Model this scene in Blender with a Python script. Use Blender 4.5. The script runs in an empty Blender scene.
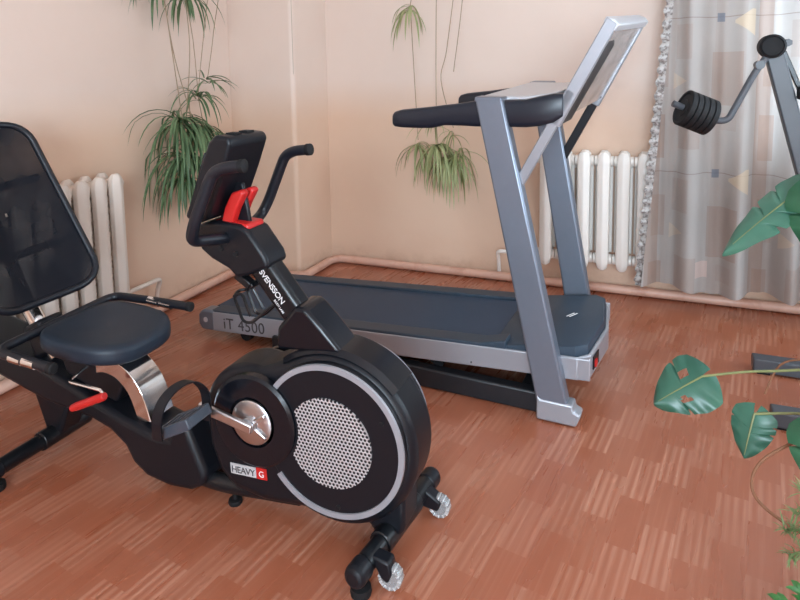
import bpy, bmesh, math, random
from mathutils import Vector, Matrix
S = bpy.context.scene
C = S.collection
PI = math.pi
random.seed(7)

# ------------------------------------------------------------------ materials
class G:
    """tiny node-graph helper"""
    def __init__(s, name, rough=.5, metal=0, color=(.5, .5, .5), spec=.5, coat=0):
        s.m = bpy.data.materials.new(name); s.m.use_nodes = True
        s.t = s.m.node_tree; s.b = s.t.nodes['Principled BSDF']
        s.set('Base Color', (*color, 1)); s.set('Roughness', rough); s.set('Metallic', metal)
        s.set('Specular IOR Level', spec); s.set('Coat Weight', coat); s.set('Coat Roughness', .12)
    def set(s, k, v):
        if hasattr(v, 'is_linked'): s.t.links.new(v, s.b.inputs[k])
        else: s.b.inputs[k].default_value = v
    def n(s, typ, **kw):
        nd = s.t.nodes.new(typ)
        for k, v in kw.items(): setattr(nd, k, v)
        return nd
    def link(s, a, b): s.t.links.new(a, b)
    def put(s, sock, v):
        if hasattr(v, 'is_linked'): s.link(v, sock)
        else: sock.default_value = v
    def ma(s, op, a, b=0, c=0):
        nd = s.n('ShaderNodeMath', operation=op)
        for i, v in enumerate((a, b, c)): s.put(nd.inputs[i], v)
        return nd.outputs[0]
    def mix(s, f, a, b):
        nd = s.n('ShaderNodeMix', data_type='RGBA')
        s.put(nd.inputs[0], f)
        s.put(nd.inputs[6], a if hasattr(a, 'is_linked') else (*a, 1))
        s.put(nd.inputs[7], b if hasattr(b, 'is_linked') else (*b, 1))
        return nd.outputs[2]
    def obj(s):
        return s.n('ShaderNodeTexCoord').outputs['Object']
    def sep(s, v):
        nd = s.n('ShaderNodeSeparateXYZ'); s.link(v, nd.inputs[0]); return nd.outputs
    def com(s, x, y, z=0):
        nd = s.n('ShaderNodeCombineXYZ')
        for i, v in enumerate((x, y, z)): s.put(nd.inputs[i], v)
        return nd.outputs[0]
    def noise(s, v, scale, detail=2, rough=.5):
        nd = s.n('ShaderNodeTexNoise'); s.link(v, nd.inputs['Vector'])
        nd.inputs['Scale'].default_value = scale; nd.inputs['Detail'].default_value = detail
        nd.inputs['Roughness'].default_value = rough
        return nd.outputs['Fac']
    def white(s, v):
        nd = s.n('ShaderNodeTexWhiteNoise'); s.link(v, nd.inputs['Vector']); return nd.outputs['Value']
    def ramp(s, v, a, b):
        nd = s.n('ShaderNodeMapRange'); s.put(nd.inputs[0], v)
        nd.inputs[1].default_value = a; nd.inputs[2].default_value = b
        return nd.outputs[0]
    def bump(s, h, strength=.2, dist=.002):
        nd = s.n('ShaderNodeBump'); nd.inputs['Strength'].default_value = strength
        nd.inputs['Distance'].default_value = dist
        s.link(h, nd.inputs['Height']); s.link(nd.outputs[0], s.b.inputs['Normal'])

def simple(name, color, rough=.5, metal=0, spec=.5, coat=0, var=0.0, scale=40, bump=0):
    g = G(name, rough, metal, color, spec, coat)
    if var or bump:
        nz = g.noise(g.obj(), scale, 3)
        if var:
            g.set('Base Color', g.mix(nz, [c*(1-var) for c in color], [min(1, c*(1+var)) for c in color]))
        if bump: g.bump(nz, bump, .002)
    return g.m

def srgb(r, g, b):
    f = lambda c: (c/255/12.92) if c/255 <= .04045 else ((c/255+.055)/1.055)**2.4
    return (f(r), f(g), f(b))

M = {}
M['plastic'] = simple('black_plastic', (.005, .006, .009), .40, spec=.32, bump=.05, scale=400)
M['plastic_gloss'] = simple('black_gloss_plastic', (.004, .005, .008), .25, spec=.4)
M['foam'] = simple('black_foam_grip', (.006, .008, .013), .40, spec=.42)
M['steel'] = simple('black_painted_steel', (.005, .006, .008), .3, spec=.4)
M['rubber'] = simple('black_rubber', (.007, .007, .008), .7, spec=.3)
M['vinyl'] = simple('black_vinyl_seat', (.014, .023, .036), .45, spec=.35, bump=.12, scale=260)
M['chrome'] = simple('chrome', (.78, .78, .78), .12, 1)
M['satin'] = simple('brushed_aluminium', (.62, .62, .63), .32, 1)
M['silver'] = simple('silver_paint', (.19, .22, .27), .36, .55, var=.04)
M['silver_light'] = simple('pale_silver_plastic', (.56, .58, .61), .3, .35)
M['red'] = simple('red_plastic', (.48, .016, .014), .38)
M['silver_mid'] = simple('silver_plastic', (.33, .34, .37), .34, .35)
M['pedal'] = simple('grey_pedal_plastic', (.045, .055, .072), .4)
M['white_print'] = simple('white_print', (.75, .75, .75), .5)
M['dark_print'] = simple('dark_print', (.05, .045, .045), .5)
M['label_grey'] = simple('grey_label', (.45, .44, .44), .5)
M['belt'] = simple('treadmill_belt', (.026, .050, .086), .5, spec=.25, var=.25, scale=300, bump=.1)
M['deck_black'] = simple('treadmill_black', (.012, .013, .016), .45, spec=.4)
M['hood'] = simple('motor_hood_grey', (.032, .050, .072), .45, spec=.3, var=.1, scale=120)
M['rail_black'] = simple('handrail_black', (.008, .012, .021), .32)
M['enamel'] = simple('white_enamel', srgb(228, 222, 214), .35, var=.03, scale=14)
M['enamel_old'] = simple('yellowed_enamel', srgb(216, 204, 192), .4, var=.05, scale=14)
M['iron_dark'] = simple('cast_iron_plates', (.008, .008, .009), .6, spec=.3, var=.3, scale=60, bump=.3)
M['graphite'] = simple('graphite_painted_steel', (.060, .066, .076), .42)
M['terracotta'] = simple('planter_plastic', srgb(150, 90, 66), .5)
M['soil'] = simple('soil', (.03, .02, .014), .9, bump=.8, scale=90)
M['stem_brown'] = simple('brown_root', srgb(120, 78, 52), .7, var=.2)
M['stem_green'] = simple('green_stem', srgb(120, 125, 80), .55)
M['runner'] = simple('spider_runner', srgb(150, 130, 104), .6, var=.15)
M['wood'] = simple('stand_wood', srgb(120, 80, 52), .5, var=.2, scale=12)

g = G('clear_wheel', .12, 0, (.92, .92, .92), .6); g.set('Transmission Weight', .75); M['clear'] = g.m
g = G('wheel_spokes', .35, 0, (.75, .75, .75)); M['wheel_white'] = g.m

def leafmat(name, c1, c2, rough=.42, sc=6, trans=.0):
    g = G(name, rough, 0, c1, .45)
    nz = g.noise(g.obj(), sc, 3)
    g.set('Base Color', g.mix(g.ramp(nz, .3, .7), c1, c2))
    if trans:
        g.set('Transmission Weight', 0)
        d = g.n('ShaderNodeBsdfTranslucent'); g.link(g.mix(nz, c1, c2), d.inputs[0])
        ms = g.n('ShaderNodeMixShader'); ms.inputs[0].default_value = trans
        g.link(g.b.outputs[0], ms.inputs[1]); g.link(d.outputs[0], ms.inputs[2])
        g.link(ms.outputs[0], g.t.nodes['Material Output'].inputs[0])
    return g.m
M['spider'] = leafmat('spider_leaf', srgb(66, 94, 62), srgb(112, 136, 96), .45, 9, .2)
M['spider_pale'] = leafmat('pale_spider_leaf', srgb(124, 134, 84), srgb(176, 180, 132), .5, 9, .25)
M['monstera'] = leafmat('monstera_leaf', srgb(40, 84, 68), srgb(70, 116, 96), .33, 5, .1)
M['monstera_new'] = leafmat('young_monstera_leaf', srgb(36, 82, 56), srgb(62, 112, 82), .36, 5, .15)
M['fern'] = leafmat('fern_leaf', srgb(92, 120, 72), srgb(140, 158, 108), .5, 20, .2)
M['leafy'] = leafmat('bright_leaf', srgb(60, 120, 62), srgb(92, 150, 84), .45, 20, .2)

# wall paint: glossy oil paint below, matter lighter paint above, a painter's line between
def wallmat(name):
    g = G(name, .42, 0, (.7, .5, .4), .35)
    o = g.obj(); x, y, z = g.sep(o)
    wob = g.ma('MULTIPLY', g.noise(o, 3.0, 2), .02)
    f = g.ramp(g.ma('ADD', z, wob), 1.0, 1.26)
    nz = g.noise(o, 1.6, 4, .6)
    lo = g.mix(nz, srgb(212, 179, 154), srgb(221, 192, 169))
    hi = g.mix(nz, srgb(213, 191, 176), srgb(221, 202, 189))
    col = g.mix(f, lo, hi)
    # scuffed dirt low down by the pipe
    dirt = g.ma('MULTIPLY', g.ramp(z, .13, .06), g.ramp(g.noise(o, 9, 4, .7), .42, .66))
    col = g.mix(g.ma('MULTIPLY', dirt, .22), col, srgb(142, 88, 62))
    g.set('Base Color', col)
    g.bump(g.noise(o, 7, 3), .25, .01)
    g.set('Roughness', g.mix(f, (.36,)*3, (.5,)*3))
    return g.m
M['wall'] = wallmat('wall_paint')
g = G('pipe_paint', .42, 0, srgb(205, 160, 138))
nz = g.noise(g.obj(), 6, 4, .7)
g.set('Base Color', g.mix(g.ramp(nz, .5, .8), srgb(212, 170, 150), srgb(176, 118, 92))); M['pipe'] = g.m
M['ceiling'] = simple('ceiling_paint', (.82, .8, .78), .8)

# floor covering: staggered printed parquet blocks, pale streaks along each block
g = G('parquet_print_linoleum', .3, 0, (.4, .15, .08), .75)
o = g.obj()
mp = g.n('ShaderNodeMapping'); mp.inputs['Rotation'].default_value = (0, 0, math.radians(9)); g.link(o, mp.inputs[0])
u, v, _ = g.sep(mp.outputs[0])
BW, BL = .085, .22
uc = g.ma('DIVIDE', u, BW); col = g.ma('FLOOR', uc)
vs = g.ma('ADD', g.ma('DIVIDE', v, BL), g.ma('MULTIPLY', col, .42))
row = g.ma('FLOOR', vs)
r1 = g.white(g.com(col, row, 3.0))
par = g.ma('MODULO', g.ma('ABSOLUTE', g.ma('ADD', row, g.ma('MULTIPLY', col, 1.0))), 2.0)
fu = g.ma('FRACT', uc)
streak = g.noise(g.com(g.ma('MULTIPLY', u, 95), g.ma('MULTIPLY', v, 2.2), g.ma('MULTIPLY', r1, 7)), 1.0, 2, .6)
lines = g.ramp(g.ma('SINE', g.ma('MULTIPLY', fu, 6.283*3.5)), -1.1, 1.3)
soft = g.noise(g.com(g.ma('MULTIPLY', u, 14), g.ma('MULTIPLY', v, 1.5), 0), 1.0, 3, .6)
base = g.mix(soft, srgb(146, 83, 58), srgb(166, 102, 76))
base = g.mix(g.ma('MULTIPLY', r1, .5), base, srgb(152, 84, 57))
amt = g.ma('MULTIPLY', g.ramp(par, .4, .6), g.ma('MULTIPLY', lines, g.ramp(streak, .22, .55)))
amt = g.ma('MULTIPLY', amt, g.ma('ADD', .16, g.ma('MULTIPLY', r1, .24)))
amt2 = g.ma('MULTIPLY', g.ramp(streak, .52, .75), .10)
colr = g.mix(g.ma('ADD', amt, amt2), base, srgb(214, 166, 140))
g.set('Base Color', colr)
g.set('Roughness', g.mix(soft, (.22,)*3, (.34,)*3))
g.bump(streak, .05, .001)
M['floor'] = g.m

# curtain: sheer printed cloth
g = G('printed_sheer_curtain', .75, 0, (.6, .5, .45), .2)
o = g.obj(); x, y, z = g.sep(o)
fx = g.ma('FRACT', g.ma('DIVIDE', g.ma('SUBTRACT', x, 2.615), .50))
fz = g.ma('FRACT', g.ma('DIVIDE', g.ma('SUBTRACT', z, .79), .80))
def rect(x0, x1, z0, z1):
    a = g.ma('MULTIPLY', g.ma('GREATER_THAN', fx, x0), g.ma('LESS_THAN', fx, x1))
    b = g.ma('MULTIPLY', g.ma('GREATER_THAN', fz, z0), g.ma('LESS_THAN', fz, z1))
    return g.ma('MULTIPLY', a, b)
c = g.mix(g.noise(o, 5, 3), srgb(172, 166, 161), srgb(187, 181, 176))
tan = srgb(160, 132, 116)
c = g.mix(g.ma('MULTIPLY', rect(.42, .68, -.01, 2), .16), c, tan)
for r_, a_ in (((.80, .93, -.01, 2), .5), ((.40, .66, .40, .74), .42), ((.06, .20, .70, .92), .25), ((.84, .97, .05, .34), .5), ((.10, .30, .12, .40), .32), ((.86, .99, .52, .80), .35), ((.50, .62, .24, .35), .2)):  # first rect: full-height tan print with dark fold shade painted in
    c = g.mix(g.ma('MULTIPLY', rect(*r_), a_), c, tan)
c = g.mix(g.ma('MULTIPLY', rect(.30, .42, .26, .37), .6), c, srgb(222, 196, 186))
c = g.mix(g.ma('MULTIPLY', rect(.0, 1.0, .957, .963), .5), c, srgb(120, 100, 92))
# cream fan: wide at the right, its point to the left
tri = g.ma('MULTIPLY', rect(.58, .76, .83, .999), g.ma('LESS_THAN', g.ma('ABSOLUTE', g.ma('SUBTRACT', fz, .925)), g.ma('MULTIPLY', g.ma('SUBTRACT', fx, .56), .45)))
c = g.mix(g.ma('MULTIPLY', tri, .75), c, srgb(212, 192, 164))
tri2 = g.ma('MULTIPLY', rect(.04, .16, .50, .62), g.ma('LESS_THAN', g.ma('ABSOLUTE', g.ma('SUBTRACT', fz, .56)), g.ma('MULTIPLY', g.ma('SUBTRACT', .16, fx), .45)))
c = g.mix(g.ma('MULTIPLY', tri2, .5), c, srgb(212, 194, 170))
c = g.mix(g.ma('MULTIPLY', rect(.43, .50, .93, .985), .8), c, srgb(112, 122, 136))
weave = g.noise(g.com(g.ma('MULTIPLY', x, 260), g.ma('MULTIPLY', z, 30), 0), 1, 1)
c = g.mix(g.ma('MULTIPLY', weave, .12), c, (.35, .3, .28))
g.set('Base Color', c)
tr = g.n('ShaderNodeBsdfTranslucent'); g.link(c, tr.inputs[0])
ms = g.n('ShaderNodeMixShader'); ms.inputs[0].default_value = .32
g.link(g.b.outputs[0], ms.inputs[1]); g.link(tr.outputs[0], ms.inputs[2])
g.link(ms.outputs[0], g.t.nodes['Material Output'].inputs[0])
M['curtain'] = g.m
g = G('curtain_lace', .8, 0, srgb(205, 200, 195), .2)
nz = g.noise(g.obj(), 60, 2)
g.set('Base Color', g.mix(g.ramp(nz, .45, .6), srgb(182, 178, 174), srgb(128, 120, 116))); M['lace'] = g.m

# perforated flywheel grille: silver web with staggered dark holes
g = G('perforated_grille', .35, .6, (.5, .5, .5))
x, y, z = g.sep(g.obj())
p = .0115
def cell(ox, oz):
    a = g.ma('SUBTRACT', g.ma('FRACT', g.ma('ADD', g.ma('DIVIDE', x, p), ox)), .5)
    b = g.ma('MULTIPLY', g.ma('SUBTRACT', g.ma('FRACT', g.ma('ADD', g.ma('DIVIDE', z, p*1.732), oz)), .5), 1.732)
    return g.ma('SQRT', g.ma('ADD', g.ma('MULTIPLY', a, a), g.ma('MULTIPLY', b, b)))
d = g.ma('MINIMUM', cell(0, 0), cell(.5, .5))
f = g.ramp(d, .30, .40)
g.set('Base Color', g.mix(f, (.02, .02, .022), (.62, .62, .63)))
g.bump(f, .6, .002)
M['grille'] = g.m

# seat-back mesh: dark open weave that lets a little of the room through
g = G('mesh_fabric', .7, 0, (.004, .005, .009), .2)
nz = g.noise(g.obj(), 3.5, 3)
tp = g.n('ShaderNodeBsdfTransparent')
ms = g.n('ShaderNodeMixShader'); g.link(g.ma('MULTIPLY', g.ramp(nz, .4, .75), .16), ms.inputs[0])
g.link(g.b.outputs[0], ms.inputs[1]); g.link(tp.outputs[0], ms.inputs[2])
g.link(ms.outputs[0], g.t.nodes['Material Output'].inputs[0])
M['mesh'] = g.m

# treadmill console back: glossy silver, blotchy reflections painted into the colour
g = G('console_back_plastic', .2, .5, (.4, .4, .4))
nz = g.noise(g.obj(), 11, 4, .65)
g.set('Base Color', g.mix(g.ramp(nz, .35, .7), srgb(158, 150, 146), srgb(222, 216, 212))); M['console_back'] = g.m
M['glass'] = simple('window_glass', (.8, .87, .95), .05)
M['frame_white'] = simple('white_frame', (.8, .8, .78), .4)

# ------------------------------------------------------------------ geometry
def cat(pts, k=8, closed=False):
    P = [Vector(p) for p in pts]; out = []; n = len(P)
    rng = range(n if closed else n-1)
    for i in rng:
        if closed: a, b, c_, d_ = P[(i-1) % n], P[i], P[(i+1) % n], P[(i+2) % n]
        else: a, b, c_, d_ = P[max(i-1, 0)], P[i], P[i+1], P[min(i+2, n-1)]
        for j in range(k):
            t = j/k
            out.append(.5*((2*b)+(c_-a)*t+(2*a-5*b+4*c_-d_)*t*t+(3*b-a-3*c_+d_)*t**3))
    if not closed: out.append(P[-1])
    return out

def fillet(pts, r, k=6):
    """round the corners of a polyline"""
    P = [Vector(p) for p in pts]; out = [P[0]]
    for i in range(1, len(P)-1):
        a, b, c_ = P[i-1], P[i], P[i+1]
        ra = min(r, (a-b).length*.49, (c_-b).length*.49)
        p0 = b+(a-b).normalized()*ra; p1 = b+(c_-b).normalized()*ra
        for j in range(k+1):
            t = j/k; out.append(p0*(1-t)**2+b*2*t*(1-t)+p1*t*t)
    out.append(P[-1]); return out

def tube(bm, pts, r, n=14, caps=True, closed=False, sx=1.0, up=None):
    P = [Vector(p) for p in pts]; N = len(P); rings = []
    R_ = r if isinstance(r, (list, tuple)) else [r]*N
    nrm = None
    for i in range(N):
        if closed: t = (P[(i+1) % N]-P[(i-1) % N]).normalized()
        else: t = (P[min(i+1, N-1)]-P[max(i-1, 0)]).normalized()
        if up is not None: nrm = Vector(up)
        elif nrm is None: nrm = Vector((0, 0, 1)) if abs(t.z) < .9 else Vector((1, 0, 0))
        nrm = (nrm-t*nrm.dot(t)).normalized(); b = t.cross(nrm)
        rings.append([bm.verts.new(P[i]+(nrm*math.cos(2*PI*j/n)+b*math.sin(2*PI*j/n)*sx)*R_[i]) for j in range(n)])
    for i in range(N if closed else N-1):
        A, B = rings[i], rings[(i+1) % N]
        for j in range(n): bm.faces.new((A[j], A[(j+1) % n], B[(j+1) % n], B[j]))
    if caps and not closed:
        bm.faces.new(rings[0][::-1]); bm.faces.new(rings[-1])

def bar(bm, pts, w, h, up=(0, 0, 1)):
    """rectangular bar along a polyline: w across, h along up"""
    P = [Vector(p) for p in pts]; N = len(P); rings = []
    for i in range(N):
        t = (P[min(i+1, N-1)]-P[max(i-1, 0)]).normalized()
        u_ = Vector(up); u_ = (u_-t*u_.dot(t)).normalized(); s = t.cross(u_)
        rings.append([bm.verts.new(P[i]+s*a*w/2+u_*b*h/2) for a, b in ((-1, -1), (1, -1), (1, 1), (-1, 1))])
    for i in range(N-1):
        A, B = rings[i], rings[i+1]
        for j in range(4): bm.faces.new((A[j], A[(j+1) % 4], B[(j+1) % 4], B[j]))
    bm.faces.new(rings[0][::-1]); bm.faces.new(rings[-1])

def box(bm, c, s, rot=None):
    r = bmesh.ops.create_cube(bm, size=1)
    m = Matrix.Translation(c) @ (rot.to_4x4() if rot else Matrix.Identity(4)) @ Matrix.Diagonal((*s, 1))
    bmesh.ops.transform(bm, matrix=m, verts=r['verts'])

def prism(bm, poly, w0, w1, ax='y'):
    """extrude a 2-D polygon; ax y: poly is (x,z) ; ax z: (x,y) ; ax x: (y,z)"""
    def P(p, w): return {'y': (p[0], w, p[1]), 'z': (p[0], p[1], w), 'x': (w, p[0], p[1])}[ax]
    A = [bm.verts.new(P(p, w0)) for p in poly]; B = [bm.verts.new(P(p, w1)) for p in poly]
    n = len(poly)
    bm.faces.new(A); bm.faces.new(B[::-1])
    for i in range(n): bm.faces.new((A[i], B[i], B[(i+1) % n], A[(i+1) % n]))

def lathe(bm, prof, o, axis, n=32):
    """prof: (radius, height) along axis from o"""
    a = Vector(axis).normalized(); u_ = a.orthogonal().normalized(); v_ = a.cross(u_); o = Vector(o); rings = []
    for r, h in prof:
        if r < 1e-6: rings.append([bm.verts.new(o+a*h)])
        else: rings.append([bm.verts.new(o+a*h+(u_*math.cos(2*PI*j/n)+v_*math.sin(2*PI*j/n))*r) for j in range(n)])
    for A, B in zip(rings, rings[1:]):
        for j in range(n):
            k = (j+1) % n
            if len(A) == 1 and len(B) == 1: continue
            if len(A) == 1: bm.faces.new((A[0], B[k], B[j]))
            elif len(B) == 1: bm.faces.new((A[j], A[k], B[0]))
            else: bm.faces.new((A[j], A[k], B[k], B[j]))
    if len(rings[0]) > 1: bm.faces.new(rings[0][::-1])
    if len(rings[-1]) > 1: bm.faces.new(rings[-1])

def arc(cx, cz, r, a0, a1, n=24):
    return [(cx+r*math.cos(math.radians(a0+(a1-a0)*i/n)), cz+r*math.sin(math.radians(a0+(a1-a0)*i/n))) for i in range(n+1)]

def empty(name, loc, rz=0):
    o = bpy.data.objects.new(name, None); C.objects.link(o)
    o.location = loc; o.rotation_euler = (0, 0, rz); o.empty_display_size = .1
    return o
def tag(o, label, cat_, group=None, kind=None):
    o['label'] = label; o['category'] = cat_
    if group: o['group'] = group
    if kind: o['kind'] = kind
    return o
def obj(name, bm, mat, parent=None, off=None, bevel=0, seg=2, smooth=True, ang=38, sub=0, label=None):
    """link bm as one mesh object; off is subtracted (world -> local of the parent)"""
    if off is not None:
        bmesh.ops.translate(bm, vec=-Vector(off), verts=bm.verts)
    bmesh.ops.remove_doubles(bm, verts=bm.verts, dist=1e-6)
    bmesh.ops.recalc_face_normals(bm, faces=bm.faces)
    me = bpy.data.meshes.new(name); bm.to_mesh(me); bm.free()
    me.materials.append(M[mat] if isinstance(mat, str) else mat)
    if smooth:
        for p_ in me.polygons: p_.use_smooth = True
        me.set_sharp_from_angle(angle=math.radians(ang))
    o = bpy.data.objects.new(name, me); C.objects.link(o)
    if parent: o.parent = parent
    if bevel:
        b = o.modifiers.new('bevel', 'BEVEL'); b.width = bevel; b.segments = seg; b.limit_method = 'ANGLE'
        b.angle_limit = math.radians(35); b.harden_normals = False
    if sub:
        s = o.modifiers.new('sub', 'SUBSURF'); s.levels = sub; s.render_levels = sub
    if label: o['label'] = label
    return o
def nb(): return bmesh.new()
def structure(name, bm, mat, **k):
    o = obj(name, bm, mat, **k); o['kind'] = 'structure'; return o

def text(name, body, size, mat, parent, loc, xdir, ydir, depth=.0012, space=1.0, shear=0, label=None):
    cu = bpy.data.curves.new(name+'_curve', 'FONT'); cu.body = body; cu.size = size
    cu.extrude = depth/2; cu.space_character = space; cu.shear = shear; cu.align_x = 'LEFT'
    t = bpy.data.objects.new(name+'_tmp', cu); C.objects.link(t)
    dg = bpy.context.evaluated_depsgraph_get()
    me = bpy.data.meshes.new_from_object(t.evaluated_get(dg)); bpy.data.objects.remove(t)
    x_ = Vector(xdir).normalized(); y_ = Vector(ydir).normalized(); z_ = x_.cross(y_)
    m = Matrix((x_, y_, z_)).transposed().to_4x4(); m.translation = Vector(loc)
    me.transform(m); me.materials.clear(); me.materials.append(M[mat])
    o = bpy.data.objects.new(name, me); C.objects.link(o); o.parent = parent
    if label: o['label'] = label
    return o

# ------------------------------------------------------------------ setting
RX, RY, RZ = 4.7, -6.2, 2.75
bm = nb(); box(bm, (RX/2, RY/2, -.05), (RX+.4, -RY+.4, .1)); structure('floor', bm, 'floor', smooth=False)
bm = nb(); box(bm, (RX/2, RY/2, RZ+.05), (RX+.4, -RY+.4, .1)); structure('ceiling', bm, 'ceiling', smooth=False)
def wall_with_hole(name, ax, pos, thick, a0, a1, h0, h1, z0, z1):
    """wall on plane x=pos or y=pos with a window opening h0..h1 x z0..z1"""
    bm = nb()
    for p0, p1, q0, q1 in ((a0, h0, 0, RZ), (h1, a1, 0, RZ), (h0, h1, 0, z0), (h0, h1, z1, RZ)):
        m_ = ((p0+p1)/2, (q0+q1)/2); s_ = (p1-p0, q1-q0)
        if ax == 'x': box(bm, (pos+thick/2, m_[0], m_[1]), (abs(thick), s_[0], s_[1]))
        else: box(bm, (m_[0], pos+thick/2, m_[1]), (s_[0], abs(thick), s_[1]))
    structure(name, bm, 'wall', smooth=False)
RW = (-2.0, -.4, .85, 2.45)        # window in the right wall, out of frame
BWN = (3.0, 4.4, .85, 2.4)          # window behind the curtain
wall_with_hole('wall_right', 'x', RX, .2, RY, 0, *RW)
wall_with_hole('wall_back', 'y', 0, .2, -.2, RX+.2, *BWN)
bm = nb(); box(bm, (-.1, RY/2, RZ/2), (.2, -RY, RZ)); structure('wall_left', bm, 'wall', smooth=False)
FW = (2.2, 4.3, .85, 2.45)          # unseen window behind the photographer, added to brighten the back wall
wall_with_hole('wall_front', 'y', RY, -.2, -.2, RX+.2, *FW)
bm = nb(); prism(bm, [(-.02, .02), (.477, .02), (.477, -.43), (-.02, -.43)], 0, RZ, 'z')
structure('wall_column', bm, 'wall', bevel=.025, seg=3)
bm = nb(); tube(bm, [(.479, -.432, 2.74), (.480, -.433, 2.2), (.478, -.431, 1.75), (.479, -.433, 1.3)], .0016, 6)  # thin tube drawn for the crack down the column edge
structure('column_crack', bm, 'runner')

def window(name, ax, pos, a0, a1, z0, z1, inward):
    w = empty(name, (0, 0, 0)); w['kind'] = 'structure'
    def bx(bm, p0, p1, q0, q1, d0=.02, d1=.08):
        d = pos-inward*(d0+d1)/2
        if ax == 'x': box(bm, (d, (p0+p1)/2, (q0+q1)/2), (d1-d0, p1-p0, q1-q0))
        else: box(bm, ((p0+p1)/2, d, (q0+q1)/2), (p1-p0, d1-d0, q1-q0))
    bm = nb(); t = .07; mid = (a0+a1)/2
    for r_ in ((a0, a0+t, z0, z1), (a1-t, a1, z0, z1), (a0+t, a1-t, z0, z0+t), (a0+t, a1-t, z1-t, z1), (mid-.05, mid+.05, z0+t, z1-t)): bx(bm, *r_)
    obj('window_frame', bm, 'frame_white', w, smooth=False)
    for p0, p1 in ((a0+t, mid-.05), (mid+.05, a1-t)):
        bm = nb(); bx(bm, p0, p1, z0+t, z1-t, .045, .05)
        gm = obj('window_pane', bm, M['pane'], w, smooth=False)
    bm = nb()
    if ax == 'x': box(bm, (pos+inward*.07, mid, z0-.02), (.3, a1-a0+.1, .04))
    else: box(bm, (mid, pos+inward*.02, z0-.02), (a1-a0+.1, .16, .04))
    obj('window_sill', bm, 'frame_white', w, smooth=False)
    return w
g = G('thin_glass', .02, 0, (1, 1, 1))
tp = g.n('ShaderNodeBsdfTransparent'); ms = g.n('ShaderNodeMixShader'); ms.inputs[0].default_value = .92
g.link(g.b.outputs[0], ms.inputs[1]); g.link(tp.outputs[0], ms.inputs[2]); g.link(ms.outputs[0], g.t.nodes['Material Output'].inputs[0])
M['pane'] = g.m
window('window_1', 'x', RX, *RW, -1)
window('window_2', 'y', 0, *BWN, -1)
window('added_window', 'y', RY, *FW, 1)  # unseen, added to go with the front fill light

# heating pipe along the foot of the walls, stepping round the column
bm = nb()
path = [(.05, -6.1, .032), (.05, -4, .03), (.05, -.485, .032), (.53, -.485, .032), (.53, -.06, .03), (2.6, -.05, .03), (4.64, -.05, .03)]
tube(bm, fillet(path, .09, 8), .026, 14)
o = obj('heating_pipe', bm, 'pipe')
tag(o, 'pink painted heating pipe running along the foot of the walls and round the column', 'pipe')

# ------------------------------------------------------------------ radiators
def section_bm(k, pitch, z0, z1, dpt):
    """one cast-iron section in local coords: along x, depth along -y (front), wall at y=0"""
    bm = nb(); cx = k*pitch; h = z1-z0
    for yc, dd in ((-dpt+.028, .056), (-.030, .050)):
        # water column: rounded bar with a ridge in front
        prof = [(-.037, .012), (-.033, -dd*.22), (-.006, -dd*.5), (.006, -dd*.5), (.033, -dd*.22), (.037, .012), (.028, dd*.4), (-.028, dd*.4)]
        rings = []
        lev = [(z0+.0, .35), (z0+.012, .72), (z0+.05, 1), (z0+.30*h, .96), (z0+.7*h, .96), (z1-.055, 1), (z1-.018, .86), (z1, .45)]
        for z_, s_ in lev:
            rings.append([bm.verts.new((cx+px*s_, yc+py*(s_ if s_ < .9 else 1), z_)) for px, py in prof])
        for A, B in zip(rings, rings[1:]):
            for j in range(8): bm.faces.new((A[j], A[(j+1) % 8], B[(j+1) % 8], B[j]))
        bm.faces.new(rings[0][::-1]); bm.faces.new(rings[-1])
    # nipples and heads joining the columns and the neighbours
    for z_ in (z0+.055, z1-.055):
        tube(bm, [(cx-pitch/2+.0015, -dpt/2, z_), (cx+pitch/2-.0015, -dpt/2, z_)], .030, 14)
        box(bm, (cx, -dpt/2, z_), (.045, dpt-.03, .06))
    box(bm, (cx, -.034, (z0+z1)/2), (pitch-.010, .006, h-.17))
    # web with its small bridges
    n = 9
    for i in range(n):
        z_ = z0+.10+(h-.20)*i/(n-1)
        box(bm, (cx+.0, -dpt/2, z_), (.020, dpt-.06, .022))
        box(bm, (cx+.028, -dpt/2-.01, z_+.02), (.022, .012, .012), Matrix.Rotation(.5, 3, 'Y'))
        box(bm, (cx-.028, -dpt/2-.01, z_+.02), (.022, .012, .012), Matrix.Rotation(-.5, 3, 'Y'))
    return bm
def radiator(loc, rz, count, pitch, z0, z1, mat, label, pipes):
    t = empty('radiator', loc, rz); tag(t, label, 'radiator')
    for k in range(count):
        obj('section', section_bm(k, pitch, z0, z1, .145), mat, t, bevel=.005, seg=2)
    L = (count-1)*pitch; zb = z0+.055
    bm = nb()
    for q in pipes: tube(bm, fillet(q, .045, 7), .012, 12)
    obj('feed_pipe', bm, mat, t)
    for x_ in (pitch*1.5, L-pitch*1.5):
        for z_ in (z1-.10, z0+.10):
            bm = nb(); box(bm, (x_, .004, z_), (.02, .046, .02)); obj('wall_bracket', bm, mat, t)
    for x_ in (-pitch/2-.008, L+pitch/2+.008):
        bm = nb(); tube(bm, [(x_-.012, -.0725, z1-.055), (x_+.012, -.0725, z1-.055)], .026, 8); obj('end_plug', bm, mat, t)
    return t
# back wall: front of the sections towards -y
radiator((1.975, -.03, 0), 0, 9, .106, .165, .842, 'enamel', 'white cast iron radiator behind the treadmill, its end covered by the curtain',
         [[(-.045, -.0725, .205), (-.295, -.0725, .205), (-.295, -.035, .15), (-.295, -.02, .062)]])
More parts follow.
